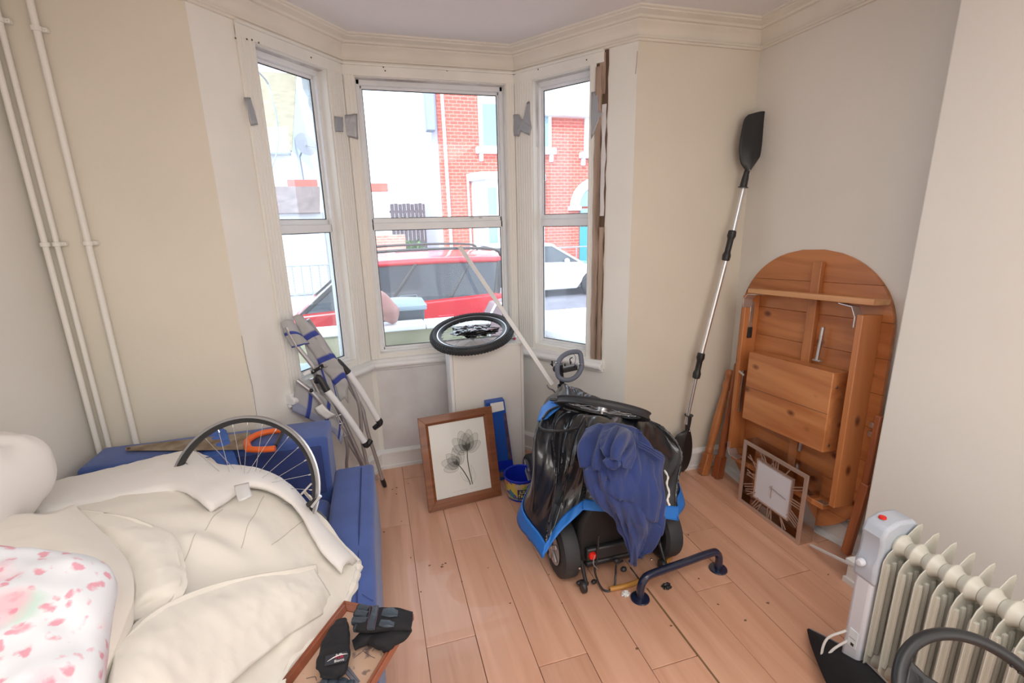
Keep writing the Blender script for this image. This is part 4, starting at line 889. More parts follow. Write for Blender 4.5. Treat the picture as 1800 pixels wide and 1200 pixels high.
tag(crumple((.785,2.71,.856), (.020,.03,.010), 9, 16, 10).build('paper_scrap', 'paper'), 'white paper scrap at the right end of the cabinet top', 'paper')
tag(crumple((.782,2.672,.853), (.007,.008,.006), 5, 12, 8).build('pink_sweet_wrapper', mat('pink_foil', (.75,.04,.18), .4)), 'tiny pink scrap beside the paper on the cabinet', 'wrapper')
# lath leaning across the window
tag(G().beam((0.513,2.900,1.402), (0.913,2.380,0.640), .024, .009, (0,-1,.2)).build('white_lath', 'trim', bevel=.001), 'long thin cream lath leaning diagonally across the centre window', 'lath')
# framed tulip print -----------------------------------------------------------
FQ = [(0.154,2.475,0.505), (0.579,2.515,0.506), (.592,2.39,.0), (.168,2.348,.0)]
pf = thing('tulip_picture', 'brown framed tulip print leaning against the white cabinet', 'picture', (.38,2.37,0))
inn, pn = frame4(pf, FQ, .052, .020, 'oak')
a_, b_, c2, d2 = inn
G().add([p+pn*.004 for p in inn]+[p-pn*.004+pn*.001 for p in inn], [(0,1,2,3),(7,6,5,4),(0,4,5,1),(1,5,6,2),(2,6,7,3),(3,7,4,0)]).build('print_sheet', mat('print_paper', (.80,.81,.77), .5, coat=.3), pf, smooth=0)
def pp_(x, y, k=.0052): return (d2.lerp(c2, x)).lerp(a_.lerp(b_, x), y)+pn*k
def tmat(name, col, a):
    m = bpy.data.materials.new(name); m.use_nodes = True; n = m.node_tree.nodes; b = n['Principled BSDF']; b.inputs['Base Color'].default_value = tuple(col)+(1,); b.inputs['Alpha'].default_value = a; b.inputs['Roughness'].default_value = .6; return m
M['ink'] = tmat('dark_ink', (.06,.07,.05), 1); M['petal'] = tmat('petal_ink', (.26,.27,.23), .13); M['leafink'] = tmat('leaf_ink', (.22,.26,.20), .35); M['pline'] = tmat('petal_line', (.10,.11,.09), .6)
def flat(pts, m, nm, k):
    q = [pp_(x, y, k) for x, y in pts]; return G().add(q, [tuple(range(len(q)))]).build(nm, m, pf, smooth=0)
def stroke(pts, wd, m, nm, k=.0062, taper=False):
    P = smooth_path([pp_(x, y, k) for x, y in pts], 6); g = G(); n = len(P); vs = []
    for i, p in enumerate(P):
        t = (P[min(i+1,n-1)]-P[max(i-1,0)]).normalized(); s = t.cross(pn); w_ = wd*(math.sin(math.pi*(i+.4)/(n))**.6 if taper else 1); vs += [p-s*w_, p+s*w_]
    return g.add(vs, [(2*i, 2*i+2, 2*i+3, 2*i+1) for i in range(n-1)]).build(nm, m, pf, smooth=0)
def petal(cx, cy, L, wd, ang, k):
    pts = []; ca, sa = math.cos(R(ang)), math.sin(R(ang))
    for i in range(26):
        t = 2*math.pi*i/26; x = wd*math.sin(t)*(1+.25*math.cos(t)); y = L*.5*(1-math.cos(t)); pts.append((cx+(x*ca+y*sa)*1.0, cy+(y*ca-x*sa)*.80))
    flat(pts, 'petal', 'petal', k)
    stroke([pts[i % 26] for i in range(0, 27, 2)], .0006, 'pline', 'petal_outline', k+.0004)
for i, (an, L, wd) in enumerate(((-72,.27,.085),(-45,.33,.095),(-15,.36,.10),(12,.36,.10),(38,.34,.095),(66,.28,.085),(0,.30,.13))): petal(.635, .575, L, wd, an, .0053+.0002*i)
for i, (an, L, wd) in enumerate(((-98,.27,.085),(-72,.31,.09),(-42,.29,.085),(-12,.30,.08),(20,.26,.07),(-55,.22,.11))): petal(.455, .405, L, wd, an, .0053+.0002*i)
stroke([(.640,.585),(.625,.48),(.630,.34),(.648,.20),(.660,.105)], .0024, 'ink', 'stem'); stroke([(.450,.410),(.510,.335),(.570,.24),(.610,.16),(.622,.105)], .0024, 'ink', 'stem')
stroke([(.648,.11),(.720,.18),(.718,.28),(.672,.37),(.668,.27),(.652,.13)], .0008, 'leafink', 'leaf_outline'); stroke([(.585,.15),(.505,.20),(.470,.28),(.478,.30),(.535,.22),(.590,.15)], .0008, 'leafink', 'leaf_outline')
for a_x, b_x in ((.30,.36),(.375,.40),(.415,.50),(.515,.56),(.60,.68),(.69,.74)): stroke([(a_x,.055),((a_x+b_x)/2,.0565),(b_x,.055)], .0005, 'leafink', 'faint_caption')
# flat blue box behind the picture
bx = thing('blue_box', 'blue box with a white label behind the tulip picture', 'box', (.60,2.55,0))
Qb = [V((.56,2.575,.515)), V((.672,2.575,.520)), V((.722,2.555,.005)), V((.58,2.555,.005))]
G().poly3([q-V((0,.030,0)) for q in Qb], (0,.05,0)).build('box_body', mat('blue_card', (.015,.09,.42), .4, var=.1), bx, bevel=.003)
def qb(x, y): return Qb[3].lerp(Qb[2], x).lerp(Qb[0].lerp(Qb[1], x), y)-V((0,.0315,0))
G().poly3([qb(.22,.87), qb(.92,.88), qb(.92,.985), qb(.22,.985)], (0,-.001,0)).build('white_label', 'paper', bx)
G().poly3([qb(.80,.14), qb(.97,.14), qb(.97,.84), qb(.86,.84)], (0,-.0006,0)).build('dark_picture_strip', mat('dark_print', (.05,.04,.06), .4, col2=(.20,.10,.14), vscale=25), bx)
G().poly3([qb(.05,.14), qb(.97,.14), qb(.97,.25), qb(.05,.25)], (0,-.0008,0)).build('deep_blue_band', 'blue_tub', bx)
G().poly3([qb(.05,.04), qb(.97,.04), qb(.97,.11), qb(.05,.11)], (0,-.0008,0)).build('base_print', mat('base_print', (.30,.16,.14), .5, col2=(.05,.10,.16), vscale=30), bx)
# blue tub -------------------------------------------------------------------
tc_ = V((.705,2.345,0)); tb = thing('blue_bucket', 'small royal blue plastic tub with a colourful label', 'bucket', tc_)
G().lathe([(0,.004),(.078,.0),(.082,.01),(.094,.130),(.101,.132),(.102,.140),(.098,.143),(.092,.138),(.080,.012),(0,.008)], tc_, n=48).build('tub_body', 'blue_tub', tb)
def lab():
    m = mat('tub_label', (.45,.36,.12), .45); n = m.node_tree.nodes; l = m.node_tree.links; tcn = n.new('ShaderNodeTexCoord'); v = n.new('ShaderNodeTexVoronoi'); v.inputs['Scale'].default_value = 38
    l.new(tcn.outputs['Object'], v.inputs[0]); h = n.new('ShaderNodeValToRGB'); h.color_ramp.interpolation = 'CONSTANT'; els = h.color_ramp.elements; els[0].color = (.62,.50,.10,1); els[1].position = .3; els[1].color = (.55,.45,.35,1)
    for p, c in ((.48,(.05,.25,.30,1)),(.62,(.60,.22,.12,1)),(.78,(.10,.12,.40,1)),(.88,(.35,.45,.12,1))): e = els.new(p); e.color = c
    sp = n.new('ShaderNodeSeparateColor'); l.new(v.outputs['Color'], sp.inputs[0]); l.new(sp.outputs[0], h.inputs[0]); l.new(h.outputs[0], n['Principled BSDF'].inputs['Base Color']); return m
G().grid(lambda u, v: tc_+V((math.cos(R(150+u*230))*(.0838+.0115*v), math.sin(R(150+u*230))*(.0838+.0115*v), .016+.108*v)), 50, 4).build('picture_label', lab(), tb)
def on_tub(a, h, r_=.0): return tc_+V((math.cos(R(a))*(.0835+.092*h+r_), math.sin(R(a))*(.0835+.092*h+r_), h))
an = 262
g = G().grid(lambda u, v: on_tub(an-22+u*44, .026+.062*v, .0022), 14, 6); g.build('name_panel', mat('navy_panel', (.02,.04,.16), .4), tb)
nx = V((math.cos(R(an)), math.sin(R(an)), 0)); tx_ = V((-math.sin(R(an)), math.cos(R(an)), 0))
text_mesh('JUST', on_tub(an,.072,.004), tx_, (0,0,1), .026, mat('yellow_letters', (.85,.72,.12), .4), 'lettering', tb); text_mesh('TROP', on_tub(an,.045,.004), tx_, (0,0,1), .026, 'yellow_letters' if 'yellow_letters' in M else bpy.data.materials['yellow_letters'], 'lettering', tb)

# ================================================================ FOLDED CAMPING CHAIR
def plaid():
    m = mat('grey_blue_plaid', (.36,.37,.42), .8); n = m.node_tree.nodes; l = m.node_tree.links; tc = n.new('ShaderNodeUVMap'); tc.uv_map = 'UVMap'
    sp = n.new('ShaderNodeSeparateXYZ'); l.new(tc.outputs[0], sp.inputs[0])
    def band(sock, freq, lo, colour, prev, soft=.08):
        a = n.new('ShaderNodeMath'); a.operation = 'MULTIPLY'; a.inputs[1].default_value = freq; l.new(sock, a.inputs[0]); f = n.new('ShaderNodeMath'); f.operation = 'FRACT'; l.new(a.outputs[0], f.inputs[0])
        r = n.new('ShaderNodeValToRGB'); e = r.color_ramp.elements; e[0].position = lo; e[0].color = (0,0,0,1); e[1].position = min(.99, lo+soft); e[1].color = (1,1,1,1); l.new(f.outputs[0], r.inputs[0])
        x = n.new('ShaderNodeMix'); x.data_type = 'RGBA'; l.new(r.outputs[0], x.inputs[0]); x.inputs[7].default_value = colour
        if isinstance(prev, tuple): x.inputs[6].default_value = prev
        else: l.new(prev, x.inputs[6])
        return x.outputs[2]
    c = band(sp.outputs[1], 1, .55, (.33,.36,.50,1), (.46,.46,.47,1), .05); c = band(sp.outputs[0], 1, .74, (.045,.07,.34,1), c); l.new(c, n['Principled BSDF'].inputs['Base Color']); return m
M['plaid'] = plaid()
def cloth_strip(rows, nm, par, uvs, nu=30, nv=14, amp=.006, solid=.004):
    S = tensor(rows, nu, nv); S = fold(S, lambda u, v, p: amp*noise.noise(p*18)+amp*.4*noise.noise(p*40)); g = surf(G(), S); o = g.build(nm, 'plaid', par, solid=solid)
    me = o.data; uv = me.uv_layers.new(name='UVMap'); n, m = len(S), len(S[0])
    for lp in me.loops: i, j = divmod(lp.vertex_index, m); uv.data[lp.index].uv = (i/(n-1)*uvs[0], j/(m-1)*uvs[1])
    return o
cc = thing('folding_chair', 'folded grey and blue plaid camping chair leaning by the left window', 'chair', (-.12,2.62,0))
r_ = .0105
def tb_(pts, nm='frame_tube', m='tube', r=r_, k=4): return G().tube(smooth_path(pts, k), r, 10).build(nm, m, cc)
tb_([(-0.421,2.395,1.087), (-0.388,2.405,0.987), (-0.329,2.420,0.870), (-0.276,2.440,0.722), (-0.228,2.460,0.567), (-0.188,2.490,0.406), (-0.148,2.520,0.247), (-0.114,2.560,0.112)])
tb_([(-0.337,2.500,1.096), (-0.267,2.530,0.938), (-0.186,2.560,0.713), (-0.133,2.585,0.566), (-0.124,2.590,0.498), (-0.114,2.610,0.384), (-0.088,2.645,0.219), (-0.064,2.680,0.046)])
tb_([(-0.207,2.520,0.842), (-0.149,2.550,0.634), (-0.144,2.570,0.509), (-0.151,2.585,0.383), (-0.141,2.600,0.233), (-0.128,2.620,0.103)])
tb_([(-0.346,2.430,0.810), (-0.293,2.450,0.627), (-0.237,2.480,0.495), (-0.204,2.510,0.376), (-0.173,2.540,0.276), (-0.157,2.570,0.187)])
tb_([(-0.228,2.470,0.465), (-0.225,2.500,0.367), (-0.242,2.530,0.269), (-0.247,2.570,0.153)], r=.009)
tb_([(-0.191,2.550,0.337), (-0.141,2.600,0.197), (-0.091,2.650,0.079)], r=.008)
for p, q in (((-0.066,2.678,0.059), (-0.054,2.690,-0.001)),): G().tube([p, V(p).lerp(V(q), .6), q], [.0135,.0145,.011], 12).build('foot_cap', 'black', cc)
tb_([(-0.329,2.415,0.871), (-0.207,2.520,0.842)], 'cross_tube', r=.008)
# arm rests: white sleeves between black hinges
for A, B_, yy in (((573,684),(645,789),(2.395,2.44)), ((609,652),(668,743),(2.50,2.56))):
    pass
def arm(p, q, h0, h1, e1):
    p, q = V(p), V(q); d = (q-p).normalized()
    g = G().tube(smooth_path([p, p.lerp(q,.33)+V((.004,0,.004)), p.lerp(q,.66)+V((.004,0,.004)), q], 6), .0165, 14); g.build('arm_rest', 'white_plastic', cc)
    G().tube(smooth_path([h0, h1, p+d*.006], 5), .0155, 12, rf=lambda t: .012+.006*t).build('arm_hinge', 'black', cc)
    G().tube(smooth_path([q-d*.004, q+d*.022, e1], 4), .0165, 12, rf=lambda t: .018-.004*t).build('arm_end_cap', 'black', cc)
arm((-0.279,2.385,0.757), (-0.130,2.430,0.428), (-0.323,2.400,0.796), (-0.308,2.390,0.824), (-0.098,2.450,0.427))
arm((-0.179,2.500,0.805), (-0.052,2.545,0.496), (-0.224,2.490,0.877), (-0.210,2.490,0.857), (-0.078,2.560,0.445))
G().beam((-0.340,2.400,0.848), (-0.287,2.440,0.868), .012, .018).build('hinge_plate', 'black', cc, bevel=.002); G().beam((-0.376,2.395,0.845), (-0.342,2.400,0.857), .012, .015).build('white_tab', 'white_plastic', cc, bevel=.002)
for p in ((-0.328,2.390,0.858), (-0.297,2.410,0.866)): G().sph(p, .0035, 8, 6).build('rivet', 'chrome', cc)
tb_([(-0.409,2.400,0.818), (-0.386,2.400,0.792), (-0.357,2.405,0.757), (-0.324,2.410,0.702), (-0.283,2.430,0.603)], 'seat_tube', r=.011)
G().sph((-0.350,2.395,0.759), .010, 10, 8).build('tube_joint', 'black', cc)
cloth_strip([[(-0.444,2.400,1.110), (-0.418,2.400,1.121), (-0.397,2.420,1.110), (-0.379,2.430,1.085)], [(-0.435,2.400,1.043), (-0.402,2.385,1.054), (-0.376,2.390,1.051), (-0.354,2.420,1.031)], [(-0.413,2.410,0.977), (-0.384,2.395,0.986), (-0.357,2.400,0.991), (-0.332,2.430,0.987)]], 'back_sleeve', cc, (1.9,.5), 16, 12)
cloth_strip([[(-0.397,2.450,1.124), (-0.371,2.450,1.133), (-0.352,2.460,1.127)], [(-0.366,2.440,1.033), (-0.325,2.440,1.053), (-0.309,2.460,1.053)], [(-0.332,2.450,0.941), (-0.276,2.450,0.965), (-0.259,2.470,0.964)], [(-0.296,2.460,0.851), (-0.228,2.460,0.877), (-0.209,2.480,0.860)], [(-0.252,2.470,0.764), (-0.198,2.470,0.801), (-0.183,2.490,0.762)], [(-0.231,2.480,0.652), (-0.204,2.480,0.667), (-0.192,2.500,0.632)]], 'back_fabric', cc, (3.6,.6), 40, 10, .009)
cloth_strip([[(-0.417,2.420,0.812), (-0.435,2.420,0.734), (-0.455,2.420,0.656)], [(-0.358,2.420,0.764), (-0.377,2.425,0.673), (-0.397,2.430,0.607)], [(-0.295,2.430,0.697), (-0.317,2.440,0.603), (-0.334,2.440,0.549)], [(-0.252,2.450,0.596), (-0.265,2.455,0.533), (-0.276,2.460,0.487)], [(-0.229,2.470,0.508), (-0.235,2.470,0.476), (-0.251,2.470,0.413)]], 'seat_fabric', cc, (3.3,.9), 30, 12, .006)
cloth_strip([[(-0.368,2.460,1.038), (-0.349,2.460,0.875), (-0.334,2.460,0.753)], [(-0.323,2.470,0.988), (-0.284,2.470,0.820), (-0.261,2.470,0.678)], [(-0.280,2.480,0.907), (-0.239,2.480,0.734), (-0.227,2.480,0.558)]], 'lining_fabric', cc, (2.4,.5), 20, 12, .006)
g = surf(G(), tensor([[(-0.347,2.405,0.662), (-0.310,2.400,0.680)], [(-0.332,2.400,0.631), (-0.282,2.395,0.641)], [(-0.299,2.405,0.593), (-0.254,2.410,0.610)]], 8, 4)); g.build('white_label', 'paper', cc, solid=.002)
G().tube(smooth_path([(-0.253,2.420,0.596), (-0.228,2.420,0.602), (-0.221,2.420,0.563), (-0.241,2.420,0.557), (-0.249,2.420,0.586)], 4), .0035, 6).build('strap_loop', 'tube', cc)

# ================================================================ MOBILITY SCOOTER UNDER ITS COVER
M['seal2'] = mat('dull_black_plastic', (.010,.010,.011), .6)
sc = thing('mobility_scooter', 'mobility scooter hidden under a black and blue cover in the middle of the room', 'scooter', (.93,1.95,0))
def swheel(x, y, r, w_, side):
    o = G().lathe([(.055,.012),(r*.62,.004),(r*.84,.0),(r*.97,.010),(r,.022),(r,w_-.022),(r*.97,w_-.010),(r*.84,w_),(r*.62,w_-.004),(.055,w_-.012)], (x-side*w_/2,y,r), (side,0,0), 36).build('wheel', 'rubber', sc)
    G().lathe([(0,.0),(.012,.0),(.014,.010),(.050,.012),(.070,.018),(.076,.012)], (x-side*(w_/2+.012),y,r), (side,0,0), 24).build('hub', 'tube', o)
    for k in range(5):
        a = k*2*math.pi/5; c = V((x-side*(w_/2+.006),y,r)); d = V((0,math.cos(a),math.sin(a))); G().beam(c+d*.01, c+d*.066, .018, .008, (1,0,0)).build('rim_spoke', 'tube', o, bevel=.002)
    return o
swheel(.695, 1.70, .135, .085, 1); swheel(1.185, 1.68, .135, .085, -1); swheel(.80, 2.42, .10, .07, 1); swheel(1.08, 2.42, .10, .07, -1)
G().prism([(-.20,.10),(.20,.10),(.215,.16),(.20,.30),(.16,.37),(-.16,.37),(-.20,.30),(-.215,.16)], (.94,1.60,0), (1,0,0), (0,0,1), (0,.42,0)).build('rear_shroud', 'seal2', sc, bevel=.02)
G().box(.76,1.12,1.575,1.60,.125,.185).build('bumper', 'black', sc, bevel=.008); G().box(.77,1.10,1.60,2.45,.07,.10).build('chassis', 'black', sc, bevel=.01)
G().box(.78,1.10,1.70,2.10,.37,.48).build('seat', 'seal', sc, bevel=.03)
G().box(.80,1.08,1.64,1.68,.42,.60).build('seat_back', 'seal', sc, bevel=.02)
G().lathe([(0,.012),(.014,.011),(.018,.004),(.018,0)], (0.784,1.575,0.155), (0,-1,0), 18).build('tail_lamp', 'red', sc)
for x, y, z in ((.735,1.555,.028),(1.125,1.56,.03)):
    cw = G().lathe([(.006,0),(.026,0),(.028,.004),(.028,.014),(.026,.018),(.006,.018)], (x-.009,y,z), (1,0,0), 18).build('anti_tip_wheel', 'black', sc)
    G().tube([(x+.016,y,z),(x+.014,y+.06,.12),(x+.01,1.62,.15)], .009, 8).build('anti_tip_arm', 'black', sc)
G().sph((0.715,1.550,0.129), .006, 8, 6).build('bolt', 'chrome', sc); G().sph((1.059,1.550,0.085), .006, 8, 6).build('bolt', 'chrome', sc)
G().tube(smooth_path([(0.809,1.570,0.253), (0.801,1.560,0.151), (0.789,1.555,0.086), (.815,1.53,.012), (.86,1.52,.010), (0.888,1.555,0.046), (0.894,1.560,0.093), (0.930,1.570,0.096)], 6), .0045, 8).build('charging_cable', 'black', sc)
G().tube(smooth_path([(0.965,1.565,0.056), (0.986,1.550,0.024), (0.986,1.512,0.020)], 6), .0032, 8).build('thin_cable', 'black', sc)
G().tube(smooth_path([(0.792,1.565,0.163), (0.780,1.555,0.131), (0.800,1.555,0.098)], 4), .002, 6).build('thin_cable', 'tube', sc)
for p in ((0.896,1.565,0.109), (0.923,1.550,0.070)): G().sph(p, (.015,.012,.012), 10, 8).build('cable_plug', 'black', sc)
for p in ((0.726,1.577,0.030), (0.757,1.575,0.020), (0.796,1.576,0.018)): G().sph(p, (.014,.010,.010), 9, 7).build('buckle', 'black', sc)
# tiller
tl = [(0.958,2.330,0.570), (0.955,2.340,0.634), (0.944,2.330,0.723), (0.937,2.320,0.776)]
G().tube([V(tl[0])-V((0,.02,.22)), tl[0]], .020, 12).build('steering_column', 'black', sc)
G().lathe([(0,0),(.030,0),(.032,.03),(.027,.06),(.030,.085),(.026,.088),(.022,.05),(.02,.02)], (0.955,2.330,0.563), (-.01,-.02,1), 20).build('column_boot', 'black', sc)
G().tube([V(tl[0])+V((0,0,.03)), tl[2], tl[3]], .014, 10).build('tiller_stem', 'black', sc)
rc = [(0.913,2.295,0.721), (0.912,2.300,0.775), (0.933,2.310,0.812), (0.972,2.325,0.830), (1.020,2.335,0.835), (1.058,2.335,0.825), (1.062,2.320,0.782), (1.058,2.310,0.746), (1.025,2.295,0.708), (0.980,2.285,0.693), (0.940,2.285,0.698)]
lp = G().tube(smooth_path(rc, 5, True), .0135, 12, True).build('handle_loop', 'grip', sc)
for p in ((0.917,2.305,0.792), (1.057,2.315,0.764)):
    G().ring(p, (0,.2,1), .0125, .0035, 16, 6).build('switch_ring', 'chrome', lp)
G().obox((0.987,2.310,0.747), (.045,0,.004), (0,.012,0), (-.002,0,.014)).build('control_box', 'black', sc, bevel=.005)
for q in ((993,641),(1003,640),(1011,642)): G().sph({993:(0.955,2.298,0.777),1003:(0.988,2.298,0.787),1011:(1.015,2.298,0.764)}[q[0]], (.006,.006,.009), 8, 6).build('knob', 'black', sc)
G().tube(smooth_path([(0.989,2.300,0.776), (0.985,2.300,0.806), (0.999,2.300,0.814)], 4), .003, 6).build('lever', 'black', sc); G().tube(smooth_path([(1.017,2.310,0.770), (1.023,2.310,0.809), (1.010,2.310,0.830)], 4), .0013, 5).build('thin_cable', 'black', sc)
G().sph((0.914,2.330,0.749), (.018,.016,.020), 12, 8).build('light_housing', 'black', sc)
for a, b in (((0.897,2.330,0.764), (0.884,2.330,0.782)), ((0.897,2.330,0.764), (0.891,2.330,0.798))): G().tube([a, b], [.002,.005], 8).build('stalk', 'black', sc)
G().tube(smooth_path([(0.855,2.300,0.657), (0.849,2.300,0.678), (0.862,2.300,0.653), (0.889,2.310,0.636), (0.914,2.330,0.603)], 4), .004, 8).build('side_lever', 'alu', sc)
# the cover: draped skin through a control net of points
hem = [(0.556,1.556,0.220), (0.639,1.579,0.300), (0.750,1.599,0.370), (0.890,1.563,0.350), (1.006,1.531,0.330), (1.147,1.519,0.285), (1.30,1.72,.27), (1.29,2.15,.28), (1.06,2.44,.28), (.82,2.32,.26), (.72,2.08,.25), (0.546,1.854,0.220), (0.546,1.697,0.210)]
l2 = [(0.613,1.622,0.330), (0.701,1.668,0.400), (0.781,1.659,0.450), (0.914,1.591,0.450), (1.045,1.581,0.430), (1.184,1.587,0.400), (1.27,1.80,.43), (1.25,2.12,.45), (1.03,2.36,.45), (.82,2.28,.44), (.75,2.12,.43), (0.579,1.778,0.420), (0.584,1.681,0.380)]
l1 = [(0.648,1.632,0.530), (0.706,1.635,0.570), (0.764,1.633,0.600), (0.894,1.588,0.600), (1.044,1.593,0.585), (1.223,1.636,0.520), (1.23,1.80,.53), (1.15,2.08,.58), (.98,2.29,.60), (.86,2.27,.61), (.74,2.10,.60), (0.604,1.799,0.585), (0.606,1.688,0.560)]
l0 = [(0.688,1.768,0.640), (0.749,1.743,0.650), (0.809,1.711,0.655), (0.918,1.662,0.660), (1.041,1.661,0.655), (1.182,1.686,0.600), (1.12,1.84,.615), (1.06,2.02,.64), (.98,2.20,.66), (.91,2.24,.66), (.84,2.14,.67), (0.637,1.845,0.660), (0.650,1.808,0.655)]
top = [(0.768,1.902,0.690), (0.797,1.836,0.690), (0.849,1.796,0.685), (0.952,1.752,0.680), (1.046,1.743,0.670), (1.124,1.750,0.645), (1.03,1.88,.655), (1.00,2.02,.67), (.96,2.16,.685), (.92,2.18,.69), (.89,2.14,.70), (0.745,1.988,0.700), (0.745,1.935,0.700)]
net = []
for r in (top, l0, l1, l2, hem):
    r = [V(p) for p in r]; q = []
    for k, p in enumerate(r):
        if k in (0, 2, 5): q += [p.lerp(r[k-1], .10), p, p.lerp(r[(k+1) % len(r)], .10)]
        else: q.append(p)
    net.append(q)
cen = sum(net[0], V())/len(net[0]); net.insert(0, [cen.lerp(p, .35)-V((0,0,.012)) for p in net[0]])
rings = [smooth_path(r, 14, True) for r in net]; NU = len(rings[0]); prof = [smooth_path([r[j] for r in rings], 12) for j in range(NU)]; NV = len(prof[0])
SC = [[prof[j][i] for j in range(NU)] for i in range(NV)]
cav = V((.93,1.95,.35))
def cover_disp(p, i, j):
    t = i/(NV-1); d = (p-V((.93,1.95,p.z*.6))).normalized(); a = j/NU*2*math.pi
    # long creases fanning from the top, following the fall of the cloth
    q = a+t*.9; x, y = math.cos(q), math.sin(q)
    c = .020*noise.noise(V((x*1.7, y*1.7, t*1.6)))+.015*(1-2.6*abs(noise.noise(V((x*3.4, y*3.4, t*1.7+4)))))+.008*(1-2.6*abs(noise.noise(V((x*7.5, y*7.5, t*3.2+9)))))+.0015*noise.noise(p*30)
    return p+d*(c*(.35+.65*math.sin(math.pi*min(1, t*1.05))))
SV = [[cover_disp(SC[i][j], i, j) for j in range(NU)] for i in range(NV)]
cv = thing('scooter_cover', 'shiny black vinyl cover with bright blue hem over the scooter', 'cover', (.93,1.95,.26))
def ringsurf(i0, i1, nm, m, push=0, **k):
    vs = []; n = i1-i0
    for i in range(i0, i1):
        for j in range(NU): p = SV[i][j]; vs.append(p+(p-V((.93,1.95,p.z))).normalized()*push)
    return G().add(vs, [(i*NU+j, i*NU+(j+1)%NU, (i+1)*NU+(j+1)%NU, (i+1)*NU+j) for i in range(n-1) for j in range(NU)]).build(nm, m, cv, solid=.004, smooth=60, **k)
cap = ringsurf(0, NV-4, 'cover_skin', 'vinyl'); ringsurf(NV-6, NV, 'blue_hem', 'blue_trim', .003)
# blue side panel of the cover by the tiller, front left corner flap and seams
S = tensor([[(0.757,1.998,0.715), (0.785,1.958,0.720), (0.823,1.930,0.720)], [(0.692,1.946,0.700), (0.719,1.911,0.710), (0.763,1.890,0.715)], [(0.643,1.871,0.670), (0.654,1.833,0.690), (0.676,1.827,0.700)]], 14, 12)
surf(G(), fold(S, lambda u,v,p: .003*noise.noise(p*30))).build('blue_panel', 'blue_trim', cv, solid=.004)
S = tensor([[(0.616,1.879,0.250), (0.540,1.842,0.235), (0.537,1.843,0.220)], [(0.592,1.808,0.240), (0.552,1.794,0.220), (0.535,1.811,0.200)], [(0.574,1.700,0.230), (0.556,1.696,0.200), (0.544,1.706,0.190)]], 12, 10)
surf(G(), fold(S, lambda u,v,p: .006*noise.noise(p*26))).build('hem_flap', 'blue_trim', cv, solid=.004)
def on_cover(uv, lift=.004):
    out = []
    for i, j in uv: p = SV[int(i*(NV-1))][int(j*NU) % NU]; out.append(p+(p-V((.93,1.95,p.z*.6))).normalized()*lift)
    return out
for j in (.155, .01, .93): G().tube(smooth_path(on_cover([(t/8, j+.008*math.sin(t)) for t in range(2, 8)]), 4), .0035, 6).build('welded_seam', 'vinyl', cv)
G().tube(smooth_path([(0.647,1.811,0.700), (0.623,1.767,0.685), (0.651,1.739,0.680), (0.712,1.729,0.675), (0.776,1.726,0.680)], 6), .0055, 8).build('cord_loop', 'black', cv)
G().tube(smooth_path([(0.649,1.811,0.705), (0.702,1.874,0.710), (0.766,1.896,0.715), (0.810,1.880,0.715)], 6), .006, 8).build('cord_loop', 'black', cv)
for i in range(3): G().tube(smooth_path([(0.743,1.968,0.725), (0.784,1.940,0.727), (0.810,1.899,0.722), (0.838,1.885,0.715)] if i == 0 else ([(0.802,1.949,0.730), (0.818,1.920,0.730), (0.836,1.882,0.725)] if i == 1 else [(0.753,1.934,0.725), (0.790,1.905,0.725), (0.815,1.871,0.715)]), 5), .0075, 8).build('rolled_edge', 'vinyl', cv)
G().tube(smooth_path([(1.082,1.529,0.530), (1.080,1.500,0.515), (1.061,1.478,0.500), (1.051,1.445,0.480), (1.036,1.432,0.460), (1.040,1.422,0.440)], 5), .0042, 7, rf=lambda t: .003+.002*abs(math.sin(t*21))).build('white_drawstring', 'paper', cv)
G().tube([(1.041,1.512,0.575), (0.991,1.476,0.560)], .0016, 6).build('white_thread', 'paper', cv)
# black wheel lying on top
R3 = .20
wheel('bicycle_wheel', 'black rimmed wheel lying on top of the scooter cover', (.882,1.705,.762), (.334,.361,.871), R3,
    [([(R3-.040,-.010),(R3-.034,-.013),(R3-.012,-.013),(R3-.012,.012),(R3-.034,.011),(R3-.040,.006)], 'inner_rim', 'black'),
     ([(R3-.014,-.014),(R3-.002,-.015),(R3,-.012),(R3-.006,-.004),(R3-.006,.006),(R3,.014),(R3-.002,.016),(R3-.014,.014)], 'rim', 'rubber')], spokes=20, hub=.02, hl=.45)
# blue garment thrown over it
rows = [[(0.778,1.645,0.715), (0.853,1.642,0.728), (0.922,1.624,0.728), (0.979,1.593,0.712), (0.978,1.564,0.700)],
 [(0.704,1.557,0.685), (0.762,1.509,0.715), (0.841,1.497,0.715), (0.926,1.495,0.700), (1.003,1.491,0.655)],
 [(0.695,1.514,0.635), (0.732,1.444,0.665), (0.807,1.432,0.665), (0.911,1.445,0.650), (1.070,1.513,0.600)],
 [(0.708,1.500,0.560), (0.747,1.434,0.585), (0.811,1.413,0.585), (0.907,1.411,0.580), (1.034,1.466,0.550)],
 [(0.738,1.474,0.490), (0.774,1.426,0.500), (0.827,1.401,0.505), (0.916,1.399,0.500), (1.027,1.432,0.470)],
 [(0.833,1.485,0.400), (0.840,1.451,0.395), (0.877,1.420,0.400), (0.931,1.395,0.400), (1.029,1.430,0.375)],
 [(0.867,1.471,0.310), (0.871,1.447,0.305), (0.902,1.423,0.310), (0.949,1.415,0.305), (1.009,1.420,0.300)],
 [(0.895,1.464,0.215), (0.896,1.447,0.200), (0.908,1.437,0.205), (0.946,1.445,0.225), (0.989,1.440,0.245)],
 [(0.899,1.455,0.185), (0.902,1.450,0.180), (0.907,1.446,0.185), (0.923,1.449,0.195), (0.953,1.448,0.215)]]
S = tensor(rows, 96, 84)
